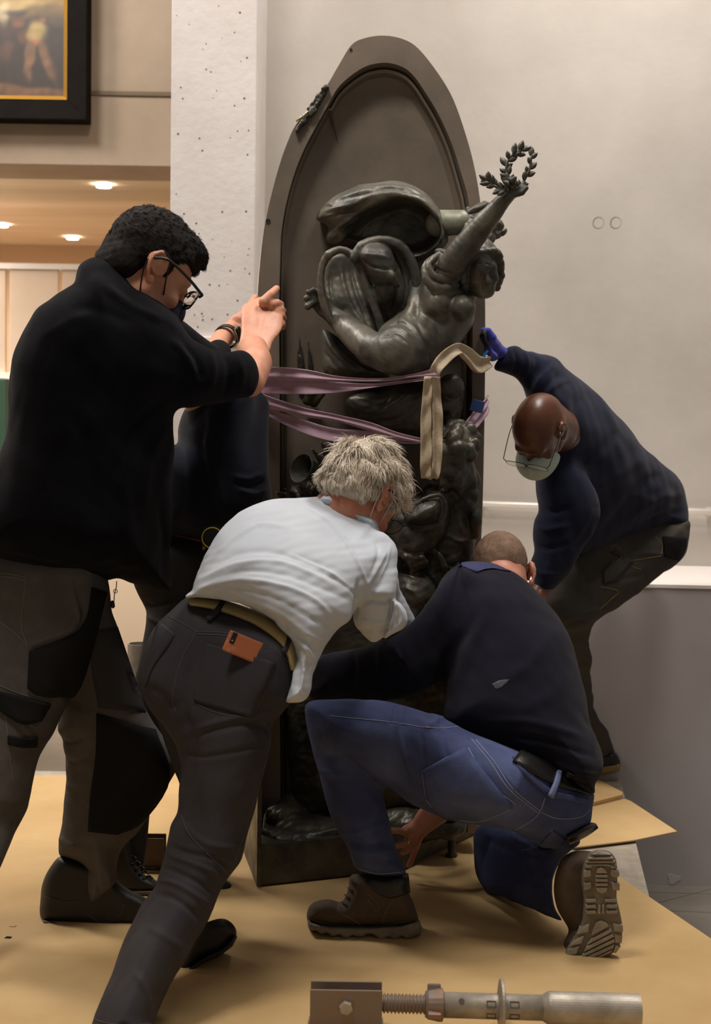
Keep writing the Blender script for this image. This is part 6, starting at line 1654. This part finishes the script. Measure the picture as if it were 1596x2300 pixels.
for (st_, cnt, L) in ((stemL, 14, .026), (stemR, 9, .024), (stemB, 9, .026)):
    cur_stem += 1
    for k in range(cnt):
        i = int((k + .5) / cnt * (len(st_) - 1)); x, y = st_[i]; dx, dy = st_[min(i + 1, len(st_) - 1)] - st_[max(0, i - 1)]
        base = math.degrees(math.atan2(-dy, dx)); leaf(x, y, base + (38 if k % 2 else -38) + rl.uniform(-15, 15), L * rl.uniform(.85, 1.15), 3.77 + rl.uniform(-.01, .01))
for (x, y, an) in ((1170, 338, 20), (1192, 352, 88), (1152, 345, 80), (1095, 406, 150), (1100, 410, 190)): leaf(x, y, an, .028)

# ---- lower groups
lw = Shape()
lw.add(BLOB([(775, 905), (800, 880), (850, 868), (920, 850), (985, 842), (1036, 850), (1040, 900), (1030, 950), (1000, 985), (940, 990), (860, 975), (800, 945)], 60, .11, [(900, 920, 4.10)], k=0))
lw.add(ELL(P3(1012, 868, 3.99), (.036, .04, .036), k=.01), ELL(P3(998, 912, 4.0), (.03, .035, .028), k=.01), ELL(P3(820, 900, 4.02), (.05, .03, .022), k=.02))
FL = frame((-.40, -.70, -.58), (-.20, -.50, .82)); oL = P3(1016, 1040, 3.97); TL = HT(oL, FL, .78)
lw.add(*head_prims(oL, FL, .78, neck=(P3(1040, 1085, 4.04), .05), ears=False))
lw.add(ELL(TL(0, -.02, .045), np.array((.082, .1, .085)) * .78, FL, k=.006))
rn = random.Random(12)
for i in range(40):
    a = rn.uniform(-2.6, 2.6); e = rn.uniform(-.5, 1.3)
    lw.add(ELL(TL(.085 * math.cos(e) * math.sin(a), -.02 - .09 * math.cos(e) * math.cos(a), .045 + .085 * math.sin(e)), np.array((.02, .016, .024)) * rn.uniform(.7, 1.1), np.array(Matrix.Rotation(rn.uniform(-1, 1), 3, 'Y')), k=.004))
for (x, y) in ((1050, 1060), (1058, 1085), (1046, 1100), (1062, 1110), (1052, 1130), (1040, 1120)): lw.add(ELL(P3(x, y, 3.99), (.018, .018, .022), k=.005))
lw.add(BLOB([(965, 1085), (1010, 1075), (1050, 1075), (1064, 1115), (1070, 1160), (1068, 1210), (1060, 1262), (1052, 1300), (1060, 1420), (900, 1420), (930, 1300), (925, 1220), (930, 1150), (945, 1105)], 50, .09, [(1000, 1180, 4.06)], k=.02))
lw.chain([(1058, 1130, 4.0, 16), (1068, 1165, 3.98, 14), (1066, 1200, 4.0, 11)], k=.01)
# helmet with a polished rimmed opening
lw.add(BLOB([(885, 1180), (905, 1150), (925, 1128), (955, 1112), (985, 1100), (1002, 1108), (1010, 1135), (1006, 1180), (990, 1215), (965, 1245), (925, 1260), (895, 1240), (878, 1210)], 45, .08, [(940, 1180, 3.97)], k=.012))
pl = crom([(928, 1140), (950, 1122), (978, 1112), (996, 1118), (1000, 1140), (996, 1165), (982, 1182), (955, 1190), (930, 1188)], 2)
lw.chain([(x, y, 3.893, 4.5) for x, y in pl], k=.004)
lw.add(BLOB([(920, 1150), (945, 1130), (975, 1122), (988, 1130), (988, 1155), (975, 1175), (945, 1182), (918, 1178), (908, 1166)], 22, .045, [(950, 1155, 3.91)], k=.004))
lw.chain([(905, 1170, 3.93, 16), (885, 1200, 3.96, 12), (870, 1225, 3.98, 9)], k=.01)
lw.chain([(930, 1195, 3.91, 5), (915, 1215, 3.92, 8), (898, 1232, 3.94, 4)], k=.004)
for k in range(4): lw.chain([(900 + k * 13, 1238 - k * 2, 3.93, 8), (912 + k * 12, 1252, 3.91, 7.5), (922 + k * 11, 1268 - k * 2, 3.915, 6.5), (926 + k * 11, 1282 - k * 4, 3.93, 5.5)], k=.004)
lw.chain([(870, 1235, 3.98, 22), (905, 1240, 3.94, 18)], k=.015)
lw.add(ELL(P3(930, 1340, 3.97), (.07, .07, .08), k=.015), ELL(P3(905, 1385, 3.95), (.06, .06, .05), k=.015))
lw.chain([(958, 1232, 3.96, 7), (985, 1245, 3.94, 8), (998, 1275, 3.94, 8), (998, 1310, 3.96, 8)], k=.006)
lw.add(BLOB([(640, 1120), (720, 1100), (900, 1120), (1050, 1260), (1056, 1500), (1056, 1800), (900, 1840), (680, 1840), (640, 1500)], 90, .12, [(860, 1500, 4.16)], k=.02))
lw.add(BLOB([(720, 1120), (780, 1000), (880, 990), (900, 1100), (890, 1300), (760, 1300)], 60, .09, [(820, 1150, 4.12)], k=.03))
ls = [([(1000, 1200), (1030, 1215), (1062, 1210)], 4, 5), ([(1000, 1275), (1030, 1280), (1060, 1276)], 3, 4), ([(1002, 1284), (1030, 1290), (1058, 1286)], 3, -4), ([(1004, 1100), (1024, 1110), (1045, 1135)], 4, -5), ([(980, 1100), (1000, 1095), (1008, 1112)], 4, -6), ([(1010, 1120), (1030, 1160), (1035, 1200)], 5, 4),
      ([(800, 900), (850, 905), (880, 890)], 4, -5), ([(790, 915), (850, 925), (900, 900), (930, 870)], 5, 6), ([(840, 950), (900, 940), (950, 900)], 6, -5), ([(900, 1320), (930, 1330), (960, 1380)], 6, 5), ([(880, 1300), (900, 1290), (940, 1300)], 3, 4)]
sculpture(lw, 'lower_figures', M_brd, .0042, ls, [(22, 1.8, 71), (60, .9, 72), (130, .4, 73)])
# trumpet bell and laurel leaves at left
bc = P3(677, 1052, 3.98); ax = unit((.62, .62, -.30))
prof = [(0, .040), (-.003, .042), (0, .0435), (.012, .036), (.03, .027), (.06, .019), (.14, .014), (.14, .001), (.05, .001), (.035, .012), (.018, .024), (.004, .036)]
bm = bmesh.new(); bm_lathe(bm, prof + [prof[0]], bc, ax, 36, cap=False); bm_obj('trumpet_bell', bm, M_brd, ST, smooth=True)
lv = Shape()
for (x0, y0, x1, y1, r0_, r1_) in ((735, 1050, 700, 1010, 12, 3), (738, 1040, 722, 992, 12, 3), (740, 1035, 745, 985, 12, 4), (725, 1060, 692, 1030, 10, 3), (720, 1085, 700, 1100, 10, 5), (700, 1080, 688, 1096, 8, 3), (640, 1118, 622, 1108, 12, 4), (660, 1118, 640, 1098, 12, 3), (690, 1120, 670, 1092, 12, 3), (712, 1110, 705, 1080, 14, 5)):
    lv.add(RC_(P3(x0, y0, 4.10), P3(x1, y1, 4.06), px2m(r0_, 4), px2m(r1_, 4), n=(0, 1, .2), fl=.5, k=.005))
for (x, y) in ((672, 800), (692, 810), (668, 830)): lv.add(RC_(P3(x + 8, y + 50, 4.23), P3(x, y - 45, 4.215), .010, .002, n=(0, 1, 0), fl=.8, k=.002))
for (x0, y0, x1, y1) in ((690, 900, 720, 860), (705, 905, 730, 880), (700, 890, 690, 860)): lv.add(RC_(P3(x0, y0, 4.2), P3(x1, y1, 4.15), .014, .005, k=.006))
sculpture(lv, 'laurel_relief', M_brd, .0036, (), [(60, 1, 74)])
bpy.data.objects['laurel_relief']['kind'] = 'stuff'
# base block and rocky mound
A0, B0, C0 = ground(583, 1996), ground(905, 1960), ground(1078, 1873); D0 = np.array([C0[0], 4.45, 0]); E0 = np.array([P3(600, 1800, 4.45)[0], 4.45, 0])
zt = P3(585, 1897, A0[1])[2]
zb = .0085
bm = bmesh.new(); bm_prism(bm, [p * np.array([1, 1, 0]) + np.array([0, 0, zb]) for p in (A0, B0, C0, D0, E0)], (0, 0, zt - zb))
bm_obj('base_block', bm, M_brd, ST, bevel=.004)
G1, G2 = ground(576, 1999), ground(541, 1905)
bm = bmesh.new(); t_ = np.array([.012, .004, 0]); bm_prism(bm, [G1 + [0, 0, zb], G1 + [0, 0, .45], G2 + [0, 0.02, .72], G2 + [0, 0, zb]], t_)
bm_obj('side_plate', bm, M_brd, ST, bevel=.002)
md = Shape()
zc = zt - .02
def gp(x, y): 
    r = ray(x, y); return CAM + r * ((zt - CAM[2]) / r[2])
md.add(BOX((A0 + B0 + C0 + D0 + E0) / 5 * np.array([1, 1, 0]) + np.array([.0, .06, zt - .004]), (.22, .16, .018), None, .012, k=0))
for (x, y, rx, ry, rz) in ((660, 1870, .09, .08, .02), (740, 1855, .12, .09, .03), (700, 1820, .12, .07, .07), (800, 1830, .12, .09, .06), (900, 1840, .12, .08, .05), (960, 1845, .09, .08, .045), (1010, 1850, .05, .05, .03), (640, 1840, .06, .06, .05), (760, 1800, .15, .08, .12), (690, 1785, .08, .06, .10)):
    p = gp(x, y); md.add(ELL((p[0], p[1], zt - .004), (rx, ry, rz), k=.04))
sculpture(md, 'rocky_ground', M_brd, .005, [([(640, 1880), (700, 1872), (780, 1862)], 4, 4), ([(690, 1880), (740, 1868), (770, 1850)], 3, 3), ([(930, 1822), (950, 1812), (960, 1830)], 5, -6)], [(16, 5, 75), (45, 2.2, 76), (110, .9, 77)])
p = P3(1014, 1880, 4.14)
bm = bmesh.new(); bm_lathe(bm, [(0, .011), (.05, .011), (.052, .018), (.06, .018)], p + np.array([0, 0, .0]), (0, 0, -1), 8); bm_obj('fixing_bolt', bm, M_brd, ST)

# ================================================================== SLINGS
M_purp = mat('mauve_sling', S(192, 164, 180), .9, col2=S(172, 142, 158), scale=7, detail=5, bump=.2, bscale=200, weave=.2, wscale=120, spec=.2)
M_cream = mat('cream_sling', S(206, 190, 166), .9, col2=S(180, 162, 136), scale=9, detail=6, bump=.35, bscale=120, spec=.2)
PS = empty('lifting_sling', tuple(P3(780, 900, 3.95)), 'mauve flat lifting sling wrapped twice around the monument', 'sling')
def pleat(n_, a_): return lambda u, v: a_ * np.cos(v * n_ * 2 * np.pi) + .002 * np.sin(u * 9)
def band(name, T_, B_, m, parent, th=.005, wav=None, mid=True):
    rows = []
    for t, b in zip(T_, B_): rows.append([t, tuple((np.array(t) * .66 + np.array(b) * .34)), tuple((np.array(t) * .33 + np.array(b) * .67)), b])
    return loft(name, rows, m, parent, th, nu=5, nv=8, wav=(lambda a_, b_: wav(b_, a_)) if wav else None)
band('sling_band', [(566, 848, 4.16), (580, 832, 4.09), (600, 824, 4.07), (680, 829, 4.0), (760, 845, 3.92), (850, 850, 3.86), (930, 840, 3.83), (986, 824, 3.81)],
     [(566, 868, 4.16), (576, 862, 4.09), (600, 856, 4.07), (680, 857, 4.0), (760, 857, 3.92), (850, 857, 3.86), (930, 848, 3.83), (988, 851, 3.81)], M_purp, PS, .006, pleat(1.5, .0025))
band('sling_band', [(566, 866, 4.165), (578, 858, 4.10), (600, 853, 4.08), (680, 855, 4.01), (750, 858, 3.95), (830, 862, 3.90), (900, 856, 3.87), (975, 846, 3.835)],
     [(566, 890, 4.165), (578, 884, 4.10), (600, 885, 4.08), (680, 886, 4.01), (750, 883, 3.95), (830, 872, 3.90), (900, 862, 3.87), (975, 852, 3.835)], M_purp, PS, .006, pleat(1, .0025))
band('sling_band', [(566, 884, 4.16), (580, 880, 4.085), (610, 892, 4.06), (680, 915, 4.0), (750, 930, 3.95), (830, 948, 3.90), (890, 970, 3.87), (945, 984, 3.84)],
     [(566, 910, 4.16), (578, 915, 4.085), (610, 918, 4.06), (680, 936, 4.0), (750, 946, 3.95), (830, 968, 3.90), (890, 984, 3.87), (945, 996, 3.84)], M_purp, PS, .006, pleat(1.5, .0025))
band('sling_band', [(567, 900, 4.165), (582, 905, 4.095), (615, 920, 4.07), (680, 942, 4.01), (750, 962, 3.96), (830, 968, 3.915), (890, 982, 3.885), (945, 988, 3.855)],
     [(567, 922, 4.165), (582, 922, 4.095), (615, 940, 4.07), (680, 972, 4.01), (750, 992, 3.96), (830, 994, 3.915), (890, 996, 3.885), (945, 997, 3.855)], M_purp, PS, .006, pleat(1, .003))
band('sling_band', [(940, 986, 3.86), (1000, 978, 3.92), (1035, 958, 4.0), (1062, 925, 4.08), (1082, 902, 4.11), (1093, 888, 4.16)],
     [(940, 997, 3.86), (1000, 997, 3.92), (1040, 985, 4.0), (1070, 960, 4.08), (1088, 935, 4.11), (1093, 915, 4.16)], M_purp, PS, .006, pleat(2, .003))
bm = bmesh.new(); bm_box(bm, P3(1071, 912, 4.06), (.019, .006, .017), Matrix.Rotation(.25, 3, 'Y')); bm_obj('blue_label', bm, mat('blue_tag', S(62, 88, 150), .8), PS, bevel=.002)
CS = empty('lifting_sling', tuple(P3(968, 900, 3.8)), 'cream padded lifting sling hooked over the mauve one, its end hanging in a loop', 'sling')
Y1 = 3.79
band('sling_loop', [(952, 846, Y1 - .01), (948, 890, Y1), (944, 940, Y1), (944, 1000, Y1), (943, 1050, Y1), (946, 1070, Y1 + .01)],
     [(970, 846, Y1 - .01), (969, 890, Y1), (968, 940, Y1), (969, 1000, Y1), (968, 1050, Y1), (966, 1076, Y1 + .01)], M_cream, CS, .012, lambda u, v: .004 * np.sin(u * 26 + v * 3) * (.4 + v) + .003 * np.cos(v * 6.3))
band('sling_loop', [(970, 846, Y1 - .01), (970, 890, Y1 + .002), (970, 940, Y1 + .002), (970, 1000, Y1 + .002), (969, 1050, Y1), (964, 1076, Y1 + .01)],
     [(988, 848, Y1 - .01), (990, 890, Y1 + .002), (994, 940, Y1 + .002), (993, 1000, Y1 + .002), (990, 1050, Y1), (981, 1074, Y1 + .01)], M_cream, CS, .012, lambda u, v: .004 * np.sin(u * 23 + 2 - v * 3) * (.4 + v) + .003 * np.cos(v * 6.3))
band('sling_loop', [(966, 830, Y1 - .02), (970, 818, Y1 - .03), (985, 797, Y1 - .02), (1008, 778, Y1), (1028, 772, 3.84), (1042, 778, 3.88), (1060, 792, 3.95), (1078, 802, 4.04), (1094, 800, 4.14)],
     [(988, 840, Y1 - .02), (992, 832, Y1 - .03), (1005, 818, Y1 - .02), (1020, 802, Y1), (1032, 796, 3.84), (1042, 808, 3.88), (1056, 828, 3.95), (1076, 838, 4.04), (1096, 824, 4.14)], M_cream, CS, .014, lambda u, v: .003 * np.sin(u * 20) + .004 * np.cos(v * 6.3))
bm = bmesh.new(); bm_box(bm, P3(1088, 797, 4.06), (.004, .004, .014), Matrix.Rotation(.6, 3, 'Y')); bm_obj('blue_tip', bm, mat('cyan_tip', S(40, 140, 220), .5), CS, bevel=.001)
